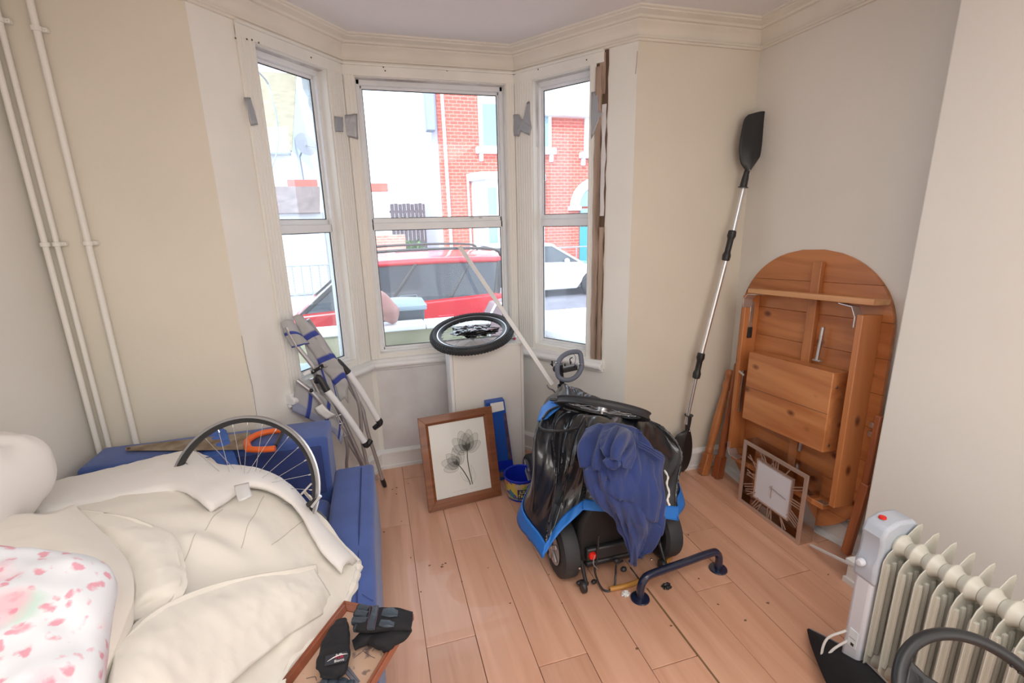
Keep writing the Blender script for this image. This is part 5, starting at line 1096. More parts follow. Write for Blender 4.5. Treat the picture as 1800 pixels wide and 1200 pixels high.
def gf(u, v, p):
    s = p.x*6+p.z*1.5; t_ = u*9
    h = .030*(2.4*abs(noise.noise(V((v*3.6+u*1.1, u*1.7, 3))))-.45)+.014*(2.4*abs(noise.noise(V((v*8+u*2.5, u*3.2, 8))))-.45)+.004*noise.noise(p*24)
    h += .018*math.exp(-(((u-.20)/.12)**2))*noise.noise(p*12)
    return (h+.001*noise.noise(p*55))*min(1, .25+7*min(v, 1-v))*min(1, .3+7*min(u, 1-u))
S = fold(S, gf)
bg_ = thing('blue_garment', 'crumpled navy blue cotton garment thrown over the scooter cover', 'clothes', (0.862,1.463,0.620))
surf(G(), S).build('cloth', 'cloth', bg_, solid=.006, smooth=80)
S2 = tensor([[(0.818,1.573,0.740), (0.884,1.580,0.752), (0.934,1.545,0.735)], [(0.754,1.484,0.735), (0.809,1.441,0.758), (0.891,1.438,0.735)], [(0.738,1.422,0.710), (0.781,1.367,0.735), (0.871,1.387,0.705)], [(0.757,1.395,0.675), (0.784,1.349,0.690), (0.839,1.364,0.665)]], 36, 30)
surf(G(), fold(S2, lambda u,v,p: (.026*(2.4*abs(noise.noise(V((u*2.2+v*2.8, v*.9, 6))))-.4)+.008*(2.4*abs(noise.noise(V((u*5+v*5, v*2, 2))))-.4))*math.sin(math.pi*u)**.5*math.sin(math.pi*v)**.5-.014)).build('bunched_fold', 'cloth', bg_, solid=.006, smooth=80)
for off in (0, .012, .024):
    G().tube(smooth_path([V((0.922,1.479,0.708))+V((0,0,.0))-V((off*.6,off*.7,off*.3)), V((0.975,1.470,0.675))-V((off*.6,off*.7,off*.3)), V((1.041,1.480,0.622))-V((off*.6,off*.7,off*.3))], 5), .003, 6).build('waistband_rib', 'cloth', bg_)
# amber hose coming from under the scooter
tag(G().tube(smooth_path([(.97,1.90,.012), (1.20,1.86,.013), (1.285,1.70,.013), (1.331,1.764,0.012), (1.263,1.674,0.012), (1.196,1.612,0.012), (1.114,1.561,0.012), (1.008,1.529,0.012), (0.919,1.519,0.012), (0.844,1.523,0.012)], 8), .0105, 12).build('amber_hose', 'hose'), 'short amber rubber hose curling out from under the scooter', 'hose')
# navy grab rail on the floor
gr = thing('grab_rail', 'dark navy grab rail standing on the floor in front of the scooter', 'rail', (1.155,1.47,0))
pa, pb = V((.946,1.448,0)), V((1.37,1.493,0)); G().tube(smooth_path([pa+V((0,0,.004)), pa+V((.0,0,.055)), pa.lerp(pb,.035)+V((0,0,.088)), pa.lerp(pb,.12)+V((0,0,.103)), pa.lerp(pb,.5)+V((0,0,.103)), pa.lerp(pb,.88)+V((0,0,.103)), pa.lerp(pb,.965)+V((0,0,.088)), pb+V((0,0,.055)), pb+V((0,0,.004))], 7), .0165, 16).build('rail_tube', 'navy', gr)
for p in (pa, pb):
    f = G().lathe([(0,0),(.0385,0),(.040,.003),(.038,.007),(.022,.010),(.018,.010),(0,.010)], p, n=32).build('flange', 'navy', gr)
tag(crumple((1.086,1.466,0.009), (.016,.013,.009), 2, 22, 14, .7).build('black_clip', 'black', smooth=20), 'small black broken clip on the floor by the grab rail', 'clip')
tag(crumple((0.900,1.485,0.006), (.016,.012,.006), 12, 20, 12, .7).build('plaster_lump', 'paper', smooth=20), 'small white crumb of plaster beside the end of the grab rail', 'debris')

# ================================================================ PADDLE IN THE CORNER
pd = thing('paddle', 'double bladed paddle leaning upright in the right corner', 'paddle', (1.752,2.287,0.000))
P0 = [(1.712,2.235,0.342), (1.756,2.220,0.716), (1.903,2.225,1.390), (1.966,2.235,1.696)]
G().tube([V(P0[0]), V(P0[1])], .011, 12).build('lower_shaft', 'alu', pd); G().tube([V(P0[1]), V(P0[2])], .0135, 12).build('middle_shaft', 'alu', pd); G().tube([V(P0[2]), V(P0[3])], .0135, 12).build('upper_shaft', 'alu', pd)
for a, b in (((1.913,2.225,1.466), (1.882,2.225,1.303)), ((1.769,2.220,0.783), (1.744,2.220,0.631))):
    a, b = V(a), V(b); d = b-a; G().lathe([(.016,0),(.021,.004),(.023,.03),(.018,.045),(.0165,.05),(.0165,d.length-.05),(.018,d.length-.045),(.023,d.length-.03),(.021,d.length-.004),(.015,d.length)], a, d, 18).build('shaft_grip', 'black', pd)
def blade(pts_l, pts_m, pts_r, nm, neck, ax=None):
    rows = [[a, b, c] for a, b, c in zip(pts_l, pts_m, pts_r)]; S = tensor(rows, 30, 12); nn = V((0,-1,0))
    S = [[p+nn*(.012*(1-abs(2*j/(len(r)-1)-1))**1.5) for j, p in enumerate(r)] for r in S]
    o = surf(G(), S).build(nm, 'black', pd, solid=.006); a, b = V(neck[0]), V(neck[1]); G().lathe([(.026,0),(.026,.004),(.019,.006),(.017,.05),(.013,(b-a).length)], a, b-a, 16).build('blade_socket', 'black', o)
    G().sph(V(b)+V((0,-.02,0)), .004, 8, 6).build('rivet', 'chrome', o)
blade([(1.963,2.230,1.777), (1.929,2.230,1.820), (1.913,2.230,1.891), (1.923,2.235,1.970), (1.938,2.240,2.032), (1.960,2.240,2.057)],
      [(1.971,2.220,1.759), (1.979,2.220,1.819), (1.984,2.220,1.890), (2.013,2.230,1.971), (2.026,2.235,2.045), (2.034,2.235,2.072)],
      [(1.997,2.230,1.777), (2.041,2.230,1.835), (2.079,2.230,1.893), (2.113,2.235,1.974), (2.131,2.240,2.043), (2.135,2.240,2.066)], 'upper_blade', ((1.959,2.230,1.690), (1.970,2.225,1.777)))
blade([(1.719,2.240,0.302), (1.657,2.240,0.274), (1.642,2.245,0.211), (1.634,2.250,0.141), (1.668,2.255,0.056), (1.703,2.260,0.016)],
      [(1.718,2.230,0.317), (1.703,2.230,0.260), (1.696,2.235,0.195), (1.692,2.240,0.125), (1.710,2.250,0.043), (1.724,2.255,0.015)],
      [(1.747,2.240,0.298), (1.763,2.240,0.246), (1.777,2.245,0.177), (1.778,2.250,0.105), (1.763,2.255,0.039), (1.744,2.260,0.008)], 'lower_blade', ((1.727,2.235,0.399), (1.723,2.235,0.303)))

# ================================================================ OVAL PINE TABLE ON ITS SIDE
M['pine_lit'] = wood('pine_lit_top_rail', (.74,.40,.19), (.60,.27,.11), 1.0, 1, .4, .25, False, .03)  # paler copy of the pine, paints the light on the top rail
TH = R(3.5); hd = V((.06652,0,.99778)); tn = V((-hd.z,0,hd.x)); te = V((0,-1,0)); T0 = V((1.95,1.78,0))+hd*.70
e1 = te*math.cos(TH)+hd*math.sin(TH); e2 = hd*math.cos(TH)-te*math.sin(TH)
def TP(x, y, o=0): return T0+e1*x+e2*y+tn*o
ta = thing('pine_table', 'oval pine table tipped up on its end against the alcove wall', 'table', (1.95,1.78,0))
def halfw(y):
    a = abs(y)
    return .42 if a < .34 else .42*math.sqrt(max(0, 1-((a-.34)/.345)**2))**.94
NB = 9; ys = [-.683+1.366*i/NB for i in range(NB+1)]
for i in range(NB):
    y0, y1 = ys[i]+(.0006 if i else 0), ys[i+1]-.0006; k = 9; P = [(halfw(y0+(y1-y0)*j/k), y0+(y1-y0)*j/k) for j in range(k+1)]
    poly = [(max(.004, x), y) for x, y in P]+[(-max(.004, x), y) for x, y in P[::-1]]
    G().prism(poly, TP(0,0,0), e1, e2, -tn*.020).build('tabletop_board', 'pine', ta, bevel=.0012, smooth=0, segs=1)
def rail(x0, x1, y0, y1, h, m, nm='rail', o0=0, bev=.003): 
    c = TP((x0+x1)/2, (y0+y1)/2, (o0+h)/2); return G().obox(c, e1*(x1-x0)/2, e2*(y1-y0)/2, tn*(h-o0)/2).build(nm, m, ta, bevel=bev)
rail(.030,.078,-.60,.625,.026,'pine_v','centre_batten')
rail(-.285,.395,.452,.478,.095,'pine_lit','top_rail'); rail(-.285,.300,-.500,-.474,.085,'pine','bottom_rail')
rail(-.315,-.290,-.44,.44,.092,'pine_v','left_rail'); rail(.345,.372,-.45,.41,.11,'pine_v','right_rail')
bxr = rail(-.205,.285,-.225,.145,.115,'pine_pale','leaf_box', .020, .004)
for y in (-.045,): rail(-.204,.284,y-.001,y+.001,.1158,'gap','board_joint', .115, 0)
for sx, sy in ((1,.08),(1,-.19)): G().lathe([(.006,0),(.006,.006),(0,.007)], TP(.286,sy,.09), e1, 10).build('screw', 'steel', bxr)
def strap(pts, w_, m, nm, th=.0015):
    g = G(); P = [TP(*p) for p in pts]
    for a, b in zip(P, P[1:]): g.obox((a+b)/2, (b-a)/2*1.02, e2*0+tn*w_/2 if True else 0, (b-a).normalized().cross(tn)*th)
    return g.build(nm, m, ta, bevel=.0005)
strap([(-.286,.375,.085),(-.284,.420,.085),(-.262,.447,.085),(-.205,.449,.085)], .060, 'alu', 'corner_bracket')
strap([(.342,.355,.095),(.342,.400,.095),(.315,.440,.085),(.250,.448,.080)], .045, 'alu', 'corner_bracket')
strap([(-.300,-.40,.075),(-.300,-.435,.075),(-.275,-.470,.080),(-.215,-.470,.080)], .06, 'alu', 'corner_bracket')
strap([(.345,-.42,.06),(.335,-.45,.06),(.31,-.474,.06),(.265,-.474,.06)], .045, 'steel', 'corner_bracket')
G().tube([TP(.125,.165,.03), TP(.135,.325,.03)], .0085, 10).build('spring_bolt', 'steel', ta); G().obox(TP(.125,.165,.028), e1*.020, e2*.004, tn*.010).build('bolt_guide', 'tube', ta, bevel=.002); G().tube([TP(.10,-.30,.03), TP(.105,-.22,.03)], .008, 8).build('spring_bolt', 'steel', ta)
G().obox(TP(-.287,.33,.05), e2*.075, tn*.012, e1*.003).build('slide_rail', 'steel', ta, bevel=.001); G().obox(TP(-.285,.235,.05), e2*.03, tn*.014, e1*.003).build('slide_rail', 'black', ta, bevel=.001)
G().obox(TP(-.284,-.10,.06), e2*.12, tn*.010, e1*.003).build('slide_rail', 'steel', ta, bevel=.001)
hg = G().obox(TP(.318,.0,.030), (e2+e1*.06)*.11, e1*.011, tn*.002).build('perforated_strip', 'steel', ta, bevel=.0005)
for i in range(8): G().lathe([(.004,0),(.004,.001),(0,.0012)], TP(.318+.0017*(i-3.5), -.091+i*.026, .0322), tn, 8).build('hole', 'gap', hg)
G().obox(TP(-.235,.02,.122), (e1*.9-e2*.3)*.022, e2*.006, tn*.002).build('latch', 'steel', ta, bevel=.001)
for y in (-.06,-.10): G().obox(TP(.405,y,.008), e1*.010, e2*.012, tn*.006).build('catch', 'steel', ta, bevel=.002)
# two loose turned legs and one plain one
def leg(a, b, prof, m, label):
    a, b = V(a), V(b); t = thing('table_leg', label, 'leg', a, 'loose table legs beside the pine table'); L = (b-a).length
    x, y, z = frame(b-a); s = .024; g = G(); g.obox(a+z*.07, x*s, y*s, z*.07); g.build('square_block', m, t, bevel=.004)
    G().lathe([(r, L*h) for r, h in prof], a, z, 20).build('turned_shaft', m, t); return t
pr = [(.020,.16),(.026,.185),(.018,.205),(.024,.22),(.024,.25),(.019,.265),(.021,.30),(.026,.50),(.021,.74),(.018,.80),(.026,.86),(.020,.90),(.020,.93),(.027,.95),(.027,.985),(.020,1.0)]
l1_ = leg((1.838,2.205,.002), (2.000,2.235,0.649), pr, 'pine_v', 'amber turned table leg leaning in the corner, left of the red one')
for z in (.05,.085): G().cyl(V((1.81,2.195,z)), V((1.79,2.185,z)), .0055, n=8).build('dowel', 'pine_red', l1_)
leg((1.893,2.145,.002), (1.990,2.170,0.705), [(.017,.0),(.022,.01),(.022,.07),(.016,.10),(.020,.14),(.024,.40),(.018,.56),(.023,.60),(.018,.63),(.023,.70),(.020,.76),(.022,.82),(.022,1.0)], 'pine_red', 'reddish brown table leg leaning between the amber leg and the tabletop')
l3 = thing('table_leg', 'dark red brown leg standing at the right edge of the table by the chimney breast', 'leg', (1.930,1.343,0.052), 'loose table legs beside the pine table')
G().beam((1.925,1.343,0.062), (1.930,1.313,0.428), .035, .028, (-1,0,0)).build('square_block', 'pine_red', l3, bevel=.004); G().beam((1.932,1.317,0.409), (1.940,1.316,0.738), .026, .024, (-1,0,0)).build('leg_shaft', 'pine_red', l3, bevel=.006)
tag(G().poly3([(2.000,1.608,0.002), (2.162,1.531,0.002), (2.026,1.431,0.002), (2.000,1.546,0.002)], (0,0,.004)).build('white_sheet', 'paper'), 'white sheet lying on the floor under the table end', 'paper')
tag(G().poly3([(1.994,2.262,0.002), (2.068,2.283,0.002), (2.024,2.106,0.002), (1.966,2.044,0.002)], (0,0,.004)).build('white_strip', 'paper'), 'thin white strip on the floor left of the clock', 'strip')
wk = thing('trim_strips', 'bundle of thin white trim strips resting on the skirting end', 'strips', (1.863,1.420,0.040))
for i in range(4): o_ = V((.0,-.006*i,.004*(i%2))); G().beam(V((1.875,1.477,0.020))+o_, V((1.783,1.160,0.150))+o_*1.5, .006, .008).build('strip', 'white_plastic', wk, bevel=.001)

# ================================================================ SQUARE MIRRORED CLOCK
ck = thing('clock', 'square rose gold framed clock with roman numerals leaning by the table', 'clock', (1.88,1.708,0))
def CP(a, z, d=0): return V((1.840+d, 1.912-a, z))      # a runs to the right in view
Wc = .404; Hc = .372; fr = .020
ux, uz, ud = V((0,-1,0)), V((0,0,1)), V((1,0,0))
for x0, x1, z0, z1 in ((0,fr,0,Hc),(Wc-fr,Wc,0,Hc),(fr,Wc-fr,0,fr),(fr,Wc-fr,Hc-fr,Hc)):
    G().obox(CP((x0+x1)/2,(z0+z1)/2,.004), ux*(x1-x0)/2, uz*(z1-z0)/2, ud*.004).build('front_bar', 'rose', ck, bevel=.001)
M['mirror'] = mat('dark_mirror', (.66,.62,.59), .16, 1)
for x0, x1, z0, z1, m in ((0,.004,0,Hc,'mirror'),(Wc-.004,Wc,0,Hc,'mirror'),(.004,Wc-.004,0,.004,'mirror'),(.004,Wc-.004,Hc-.004,Hc,'mirror')):
    G().obox(CP((x0+x1)/2,(z0+z1)/2,.046), ux*(x1-x0)/2, uz*(z1-z0)/2, ud*.038).build('side_wall', m, ck)
cx_, cz_ = .206, .190; fh = .108
G().obox(CP(cx_,cz_,.018), ux*fh, uz*fh, ud*.004).build('dial', 'clock_face', ck, bevel=.001)
for x0, x1, z0, z1 in ((-fh-.006,-fh,-fh-.006,fh+.006),(fh,fh+.006,-fh-.006,fh+.006),(-fh,fh,-fh-.006,-fh),(-fh,fh,fh,fh+.006)):
    G().obox(CP(cx_+(x0+x1)/2,cz_+(z0+z1)/2,.016), ux*(x1-x0)/2, uz*(z1-z0)/2, ud*.007).build('dial_border', 'rose', ck)
def bar(a, b, w_=.0052, nm='numeral'):
    p, q = CP(cx_+a[0], cz_+a[1], .015), CP(cx_+b[0], cz_+b[1], .015); g = G().beam(p, q, w_, .004, (1,0,0)); return g
rom = ['XII','I','II','III','IIII','V','VI','VII','VIII','IX','X','XI']
for h in range(12):
    an = R(30*h); d = V((math.sin(an), math.cos(an))).normalized(); k = 1/max(abs(d.x), abs(d.y)); r0, r1 = k*.112, k*.172; t = V((d.y, -d.x)); s_ = rom[h]; W_ = {'I':.014,'V':.022,'X':.022}
    tot = sum(W_[c] for c in s_); x = -tot/2; g = G()
    for c in s_:
        xc = x+W_[c]/2; x += W_[c]
        A = lambda r, o: (d.x*r+t.x*o, d.y*r+t.y*o)
        if c == 'I': L_s = [((r0,xc),(r1,xc))]
        elif c == 'V': L_s = [((r1,xc-.009),(r0,xc)),((r1,xc+.009),(r0,xc))]
        else: L_s = [((r0,xc-.009),(r1,xc+.009)),((r0,xc+.009),(r1,xc-.009))]
        for (ra,oa),(rb,ob) in L_s:
            p, q = CP(cx_+A(ra,oa)[0], cz_+A(ra,oa)[1], .012), CP(cx_+A(rb,ob)[0], cz_+A(rb,ob)[1], .012); g.beam(p, q, .0042, .004, (1,0,0))
    g.build('roman_numeral', 'rose', ck, smooth=0)
G().beam(CP(cx_-.015,cz_+.004,.010), CP(cx_+.088,cz_-.010,.010), .0032, .0015, (1,0,0)).build('minute_hand', 'tube', ck); G().beam(CP(cx_,cz_+.016,.0085), CP(cx_-.001,cz_-.055,.0085), .0036, .0015, (1,0,0)).build('hour_hand', 'rose', ck); G().lathe([(.004,0),(.004,.005),(0,.006)], CP(cx_,cz_,.010), (-1,0,0), 12).build('pivot', 'tube', ck)

# ================================================================ OIL RADIATOR
rd = thing('oil_radiator', 'cream oil filled radiator on the floor by the chimney breast', 'radiator', (1.49,.68,0))
x0, x1, z0, z1 = 1.418, 1.560, .075, .612
def fin_mesh(y):
    g = G(); c = .026; out = [(x0+c,z0),(x1-c,z0),(x1,z0+c),(x1,z1-.012),(x1-.004,z1),(x1-.026,z1-.004),(x0+.050,z1-.054),(x0+.014,z1-.080),(x0,z1-.105),(x0,z0+c)]
    g.prism(out, (0,y-.0015,0), (1,0,0), (0,0,1), (0,.003,0))
    for k in range(5):
        xx = x0+.018+k*.0265
        for s in (-1,1): g.tube([(xx,y+s*.003,z0+.075),(xx,y+s*.005,z0+.10),(xx,y+s*.005,z1-.135),(xx,y+s*.003,z1-.115)], .0075, 6)
    for zz in (z1-.062, z0+.040):
        g.lathe([(.022,-.0225),(.024,-.022),(.028,-.012),(.035,-.005),(.037,0),(.035,.005),(.028,.012),(.024,.022),(.022,.0225)], (x0+.068,y,zz), (0,1,0), 22)
    return g
f0 = fin_mesh(.876).build('fin', 'rad', rd, bevel=.001, smooth=35)
for i in range(1, 13):
    c = f0.copy(); COL.objects.link(c); c.parent = rd; c.location = f0.location+V((0,-.0455*i,0))
# control end
G().prism([(0,.03),(0,.38),(.012,.46),(.030,.53),(.130,.545),(.146,.52),(.150,.03),(.12,.0),(.03,.0)], (1.412,.888,.055), (1,0,0), (0,0,1), (0,.060,0)).build('end_panel', 'rad_panel', rd, bevel=.012, segs=3)
g = G().prism([(-.004,.36),(-.006,.42),(.004,.45),(.006,.50),(.0,.525),(.014,.556),(.06,.572),(.125,.566),(.150,.545),(.150,.520),(.115,.500),(.075,.470),(.045,.430),(.025,.37),(.012,.345)], (1.412,.884,.055), (1,0,0), (0,0,1), (0,.070,0)); cp = g.build('control_head', 'rad_grey', rd, bevel=.010, segs=3)
G().lathe([(0,.006),(.010,.005),(.011,0)], (1.455,.925,.622), (0,0,1), 16).build('red_neon', 'red', cp); G().lathe([(.012,0),(.013,.010),(.009,.018),(0,.019)], (1.404,.925,.475), (-1,0,0), 16).build('dial_knob', 'rad_panel', cp)
G().box(1.4095,1.4125,.901,.929,.150,.215).build('rating_label', 'stone', rd); G().box(1.4088,1.4096,.908,.918,.155,.166).build('label_mark', 'black', rd); G().box(1.4088,1.4096,.904,.926,.182,.184).build('label_mark', 'tube', rd)
for y in (.87, .42):
    b = G().box(1.37,1.60,y-.012,y+.012,.045,.06).build('foot_bar', 'rad_grey', rd, bevel=.004)
    for x in (1.385,1.585): G().lathe([(0,0),(.020,0),(.022,.004),(.022,.018),(.020,.022),(0,.022)], (x-.011,y,.0225), (1,0,0), 18).build('castor', 'black', b)
G().tube(smooth_path([(1.415,.93,.16), (1.385,.955,.10), (1.365,.96,.04), (1.36,.93,.012), (1.37,.88,.008)], 6), .004, 8).build('mains_cable', 'paper', rd); G().tube(smooth_path([(1.41,.94,.19), (1.38,.975,.13), (1.37,.975,.05), (1.375,.95,.014)], 6), .004, 8).build('mains_cable', 'paper', rd)
G().sph((1.372,.90,.018), (.022,.018,.016), 12, 8).build('plug', 'black', rd)
# steering wheel leaning in front
s_c = V((1.176,.479,.484)); sn = V((-.294,-.581,.759)).normalized(); stw = thing('steering_wheel', 'black steering wheel in the near right corner in front of the radiator', 'steering wheel', s_c)
sx_, sy_, _ = frame(sn); G().ring(s_c, sn, .155, .0135, 72, 14).build('wheel_rim', 'black', stw)
for dpx in ((1.002,0.431,0.737), (0.976,0.511,0.687), (0.902,0.380,0.680)):
    d = (V(dpx)-s_c); d = (d-sn*d.dot(sn)).normalized(); s = sn.cross(d)
    g = G(); P = [(.03,.022),(.07,.015),(.11,.017),(.142,.030)]
    g.poly3([s_c+d*r+s*w_-sn*.012 for r, w_ in P]+[s_c+d*r-s*w_-sn*.012 for r, w_ in P[::-1]], sn*.016); g.build('spoke', 'black', stw, bevel=.005)
G().lathe([(0,.014),(.026,.012),(.038,.005),(.040,-.010),(.026,-.026),(0,-.026)], s_c, sn, 28).build('hub', 'black', stw)
G().tube([s_c-sn*.02, (1.12,.30,.006)], .016, 12).build('steering_column', 'black', stw)
for k in range(14):
    a = R(150+k*6); p = s_c+(sx_*math.cos(a)+sy_*math.sin(a))*.141; G().sph(p, .0035, 8, 6).build('grip_bump', 'black', stw)
# black kayak blade poking in at the bottom
S = tensor([[(1.443,1.098,0.030), (1.449,1.097,0.034), (1.457,1.096,0.030)], [(1.395,1.041,0.040), (1.418,1.029,0.070), (1.461,1.015,0.060)], [(1.342,0.965,0.050), (1.381,0.940,0.100), (1.454,0.943,0.090)], [(1.293,0.886,0.060), (1.338,0.846,0.135), (1.433,0.872,0.120)], [(1.252,0.803,0.070), (1.284,0.748,0.170), (1.394,0.776,0.150)], [(1.216,0.706,0.080), (1.244,0.638,0.200), (1.344,0.662,0.190)]], 40, 18)
kb = thing('spare_paddle', 'loose black paddle blade pointing in at the bottom right', 'paddle', (1.371,0.867,0.100)); surf(G(), S).build('blade', 'wool', kb, solid=.006); 
G().tube(smooth_path([(1.451,1.092,0.036), (1.455,1.011,0.066), (1.448,0.939,0.096), (1.427,0.868,0.126), (1.388,0.773,0.156)], 5), .003, 6).build('raised_edge', 'tube', kb)

# ================================================================ TRAY FRAME AND GLOVES
tq = [V((-0.174,1.268,0.452)), V((0.020,1.154,0.452)), V((-0.113,0.940,0.452)), V((-0.322,1.026,0.452))]
tp = thing('map_picture', 'mahogany framed brown map lying flat on the sofa edge', 'picture', sum(tq, V())/4)
ti_, tnn = frame4(tp, tq, .022, .020, 'mahog', [(0,0),(0,.018),(.004,.022),(.009,.016),(.013,.019),(.022,.008),(.022,0)])
def mapmat():
    m = mat('brown_map_print', (.60,.36,.24), .35, col2=(.72,.50,.37), vscale=9, coat=.6); n = m.node_tree.nodes; l = m.node_tree.links
    t = n.new('ShaderNodeTexNoise'); t.inputs['Scale'].default_value = 34; t.inputs['Detail'].default_value = 8; tcn = n.new('ShaderNodeTexCoord'); l.new(tcn.outputs['Object'], t.inputs[0])
    r = n.new('ShaderNodeValToRGB'); r.color_ramp.elements[0].position = .60; r.color_ramp.elements[0].color = (0,0,0,1); r.color_ramp.elements[1].position = .66; r.color_ramp.elements[1].color = (.7,.7,.7,1); l.new(t.outputs[0], r.inputs[0])
    b = n['Principled BSDF']; src = b.inputs['Base Color'].links[0].from_socket; x = n.new('ShaderNodeMix'); x.data_type = 'RGBA'; l.new(r.outputs[0], x.inputs[0]); l.new(src, x.inputs[6]); x.inputs[7].default_value = (.10,.07,.08,1); l.new(x.outputs[2], b.inputs['Base Color']); return m
G().poly3([p+tnn*.002 for p in ti_], tnn*.002).build('map_print', mapmat(), tp, smooth=0)
M['ink2'] = mat('blue_black_ink', (.06,.06,.10), .6)
def mp_(u, v): return ti_[3].lerp(ti_[2], u).lerp(ti_[0].lerp(ti_[1], u), v)+tnn*.0048
for pts in ([(.62,.62),(.74,.56),(.66,.52),(.78,.47),(.90,.44)],[(.70,.66),(.66,.50),(.60,.40)],[(.82,.60),(.80,.52)],[(.45,.30),(.58,.27),(.72,.20),(.88,.12)],[(.50,.26),(.66,.19),(.86,.08)],[(.30,.18),(.40,.16)],[(.14,.10),(.24,.13),(.30,.09)]):
    G().tube(smooth_path([mp_(*p) for p in pts], 4), .0007, 4).build('ink_line', 'ink2', tp)
G().poly3([mp_(.50,.31), mp_(.62,.29), mp_(.90,.13), mp_(.86,.08), mp_(.60,.22)], tnn*.0002).build('ink_wash', mat('grey_blue_wash', (.20,.20,.24), .5), tp, smooth=0)
def blob(par, path, widths, ths, nm, m, up=(0,0,1), n=24, noise_amp=.0025, seed=0):
    """soft flattened loft along a path"""
    P = smooth_path(path, 6); k = len(P); up = V(up).normalized(); vs = []
    def interp(A, t): x = t*(len(A)-1); i = min(int(x), len(A)-2); f = x-i; f = f*f*(3-2*f); return A[i]*(1-f)+A[i+1]*f
    for i, p in enumerate(P):
        t = i/(k-1); T = (P[min(i+1,k-1)]-P[max(i-1,0)]).normalized(); s = T.cross(up).normalized(); u_ = s.cross(T); w_, h = interp(widths, t), interp(ths, t)
        for j in range(n):
            a = 2*math.pi*j/n; q = p+s*w_*math.copysign(abs(math.cos(a))**.75, math.cos(a))+u_*h*math.copysign(abs(math.sin(a))**.8, math.sin(a)); vs.append(q+noise.noise_vector(q*38+V((seed,0,0)))*noise_amp)
    return G().add(vs, [(i*n+j, i*n+(j+1)%n, (i+1)*n+(j+1)%n, (i+1)*n+j) for i in range(k-1) for j in range(n)]+[tuple(range(n))[::-1], tuple((k-1)*n+j for j in range(n))]).build(nm, m, par, smooth=50)
zt = .474
g1 = thing('glove', 'black fingerless glove with grey leather palm patches, on top of the other gloves', 'glove', (-0.065,1.126,0.500), 'fingerless cycling gloves on the map picture')
blob(g1, [(-0.118,1.132,0.510), (-0.089,1.118,0.515), (-0.052,1.110,0.515), (-0.023,1.106,0.510), (0.012,1.100,0.498)], [.034,.037,.036,.034,.030], [.011,.014,.015,.014,.010], 'palm', 'wool', seed=1)
for i, (a, b) in enumerate((((-0.096,1.155,0.515), (-0.126,1.180,0.510)), ((-0.099,1.134,0.518), (-0.133,1.159,0.512)), ((-0.101,1.113,0.518), (-0.138,1.137,0.510)), ((-0.100,1.099,0.512), (-0.134,1.119,0.504)))):
    blob(g1, [a, V(a).lerp(V(b), .5), b], [.0105,.0105,.010], [.010,.0105,.0095], 'finger', 'leather', seed=i+2); G().ring(b, V(a)-V(b), .0095, .0015, 16, 6).build('finger_hem', 'wool', g1)
blob(g1, [(-0.080,1.150,0.528), (-0.086,1.107,0.532), (-0.093,1.078,0.525)], [.009,.010,.010], [.004,.005,.004], 'knuckle_band', 'leather', noise_amp=.001); blob(g1, [(-0.062,1.121,0.530), (-0.039,1.113,0.531), (-0.023,1.109,0.526)], [.013,.016,.010], [.004,.005,.003], 'palm_patch', 'leather', noise_amp=.002)
blob(g1, [(-0.069,1.090,0.528), (-0.049,1.080,0.528), (-0.034,1.076,0.524)], [.010,.012,.008], [.004,.005,.003], 'palm_patch', 'leather', noise_amp=.002)
for a, b in (((-0.071,1.140,0.534), (-0.084,1.068,0.532)), ((-0.094,1.152,0.530), (-0.102,1.082,0.528))): G().tube(smooth_path([a, V(a).lerp(V(b), .5)+V((.001,0,.003)), b], 4), .0011, 5).build('stitching', mat('dull_mauve_thread', (.12,.07,.10), .8) if 'thr' not in M else M['thr'], g1)
g2 = thing('glove', 'plain black glove lying under the leather palmed one', 'glove', (-0.071,1.081,0.480), 'fingerless cycling gloves on the map picture')
blob(g2, [(-0.092,1.099,0.482), (-0.063,1.084,0.484), (-0.026,1.086,0.486), (-0.001,1.101,0.482)], [.024,.032,.030,.020], [.014,.017,.017,.010], 'palm', 'wool', seed=8)
blob(g2, [(-0.073,1.106,0.484), (-0.114,1.099,0.482), (-0.141,1.093,0.474)], [.020,.020,.015], [.014,.014,.009], 'thumb', 'wool', seed=9); blob(g2, [(-0.041,1.083,0.482), (-0.054,1.065,0.478), (-0.069,1.060,0.470)], [.020,.018,.010], [.012,.012,.007], 'finger', 'wool', seed=10)
g3 = thing('glove', 'black glove with a round wrist logo patch, left of the others', 'glove', (-0.180,1.071,0.490), 'fingerless cycling gloves on the map picture')
blob(g3, [(-0.176,1.178,0.482), (-0.178,1.135,0.492), (-0.183,1.090,0.498), (-0.187,1.062,0.496)], [.016,.027,.036,.036], [.008,.015,.019,.017], 'palm', 'wool', seed=12)
blob(g3, [(-0.185,1.074,0.495), (-0.185,1.041,0.500), (-0.188,1.018,0.496), (-0.195,1.004,0.484)], [.036,.040,.038,.022], [.016,.021,.019,.010], 'cuff', 'wool', seed=14)
lc = V((-0.173,1.018,0.522)); lx = (V((-0.150,1.018,0.522))-V((-0.194,1.019,0.522))).normalized(); ly = V((0,0,1)).cross(lx)
G().prism([(-.027,-.014),(.022,-.014),(.028,0),(.022,.014),(-.027,.014)], lc, lx, ly, (0,0,.0012)).build('logo_patch', mat('charcoal_patch', (.03,.032,.045), .5), g3, bevel=.0005)
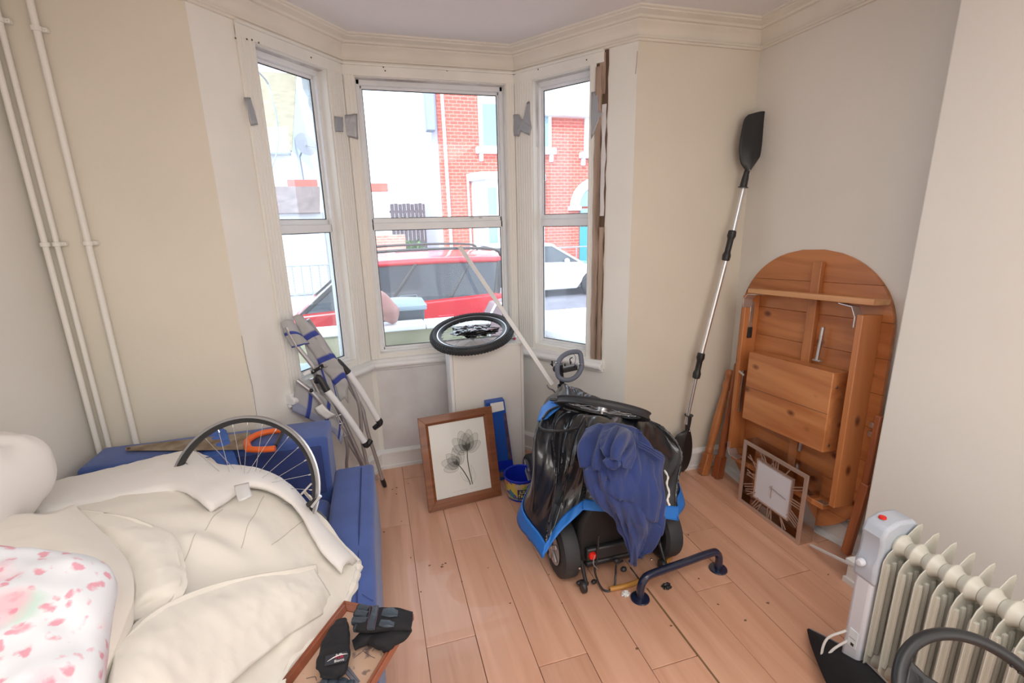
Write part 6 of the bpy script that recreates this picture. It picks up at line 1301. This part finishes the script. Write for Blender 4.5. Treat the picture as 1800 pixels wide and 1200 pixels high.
lz = lc+V((0,0,.0018)); G().tube(smooth_path([lz-lx*.022-ly*.004, lz-lx*.006+ly*.004, lz+lx*.010+ly*.0065, lz+lx*.025+ly*.005], 6), .0009, 6, rf=lambda t: .0003+.0010*math.sin(math.pi*t)).build('logo_swoosh', 'paper', g3)
text_mesh('n.m', lz+lx*.004+ly*.0095, lx, ly, .010, 'paper', 'lettering', g3, .0003); text_mesh('YUK', lz+lx*.006+ly*.0005, lx, ly, .011, mat('crimson_print', (.60,.02,.08), .5), 'lettering', g3, .0003); text_mesh('Bionic', lz+lx*.006-ly*.0085, lx, ly, .0095, 'paper', 'lettering', g3, .0003)
g4 = thing('glove', 'grey blue fingertips of a glove at the bottom edge of the picture', 'glove', (-0.181,1.000,0.470), 'fingerless cycling gloves on the map picture')
for i, (a, b) in enumerate((((-0.216,0.988,0.470), (-0.198,1.012,0.476)), ((-0.195,0.980,0.470), (-0.178,1.007,0.478)), ((-0.171,0.970,0.470), (-0.159,0.998,0.478)), ((-0.151,0.962,0.465), (-0.144,0.991,0.474)))): blob(g4, [a, V(a).lerp(V(b), .6), b], [.013,.013,.009], [.012,.012,.007], 'finger', 'leather', seed=20+i)
blob(g4, [(-0.182,0.976,0.470), (-0.187,0.943,0.470), (-0.192,0.909,0.465)], [.034,.036,.030], [.012,.016,.012], 'palm', 'wool', seed=25)
# small debris on the boards
rr = random.Random(11)
db = [(-0.012, 2.642), (0.012, 2.654), (0.008, 2.584), (0.084, 2.677), (-0.073, 2.24), (0.02, 2.305), (0.044, 2.001), (0.183, 1.907), (0.178, 1.893), (0.197, 1.911), (0.38, 1.82), (0.42, 1.59), (0.631, 1.694), (0.626, 1.524), (1.393, 1.738), (1.25, 1.47), (1.233, 1.324), (1.804, 1.317), (1.43, 1.268), (1.28, 1.225), (0.069, 1.768), (0.249, 1.773), (0.123, 1.919), (0.988, 1.29), (0.809, 1.24)]
for i, (x, y) in enumerate(db):
    tag(crumple((x, y, .0012), (rr.uniform(.002,.006), rr.uniform(.002,.004), .0012), i, 10, 6, .6).build('crumb', 'dirt', smooth=30), 'tiny brown crumb of dirt on the laminate floor', 'debris', 'crumbs of dirt on the floor')
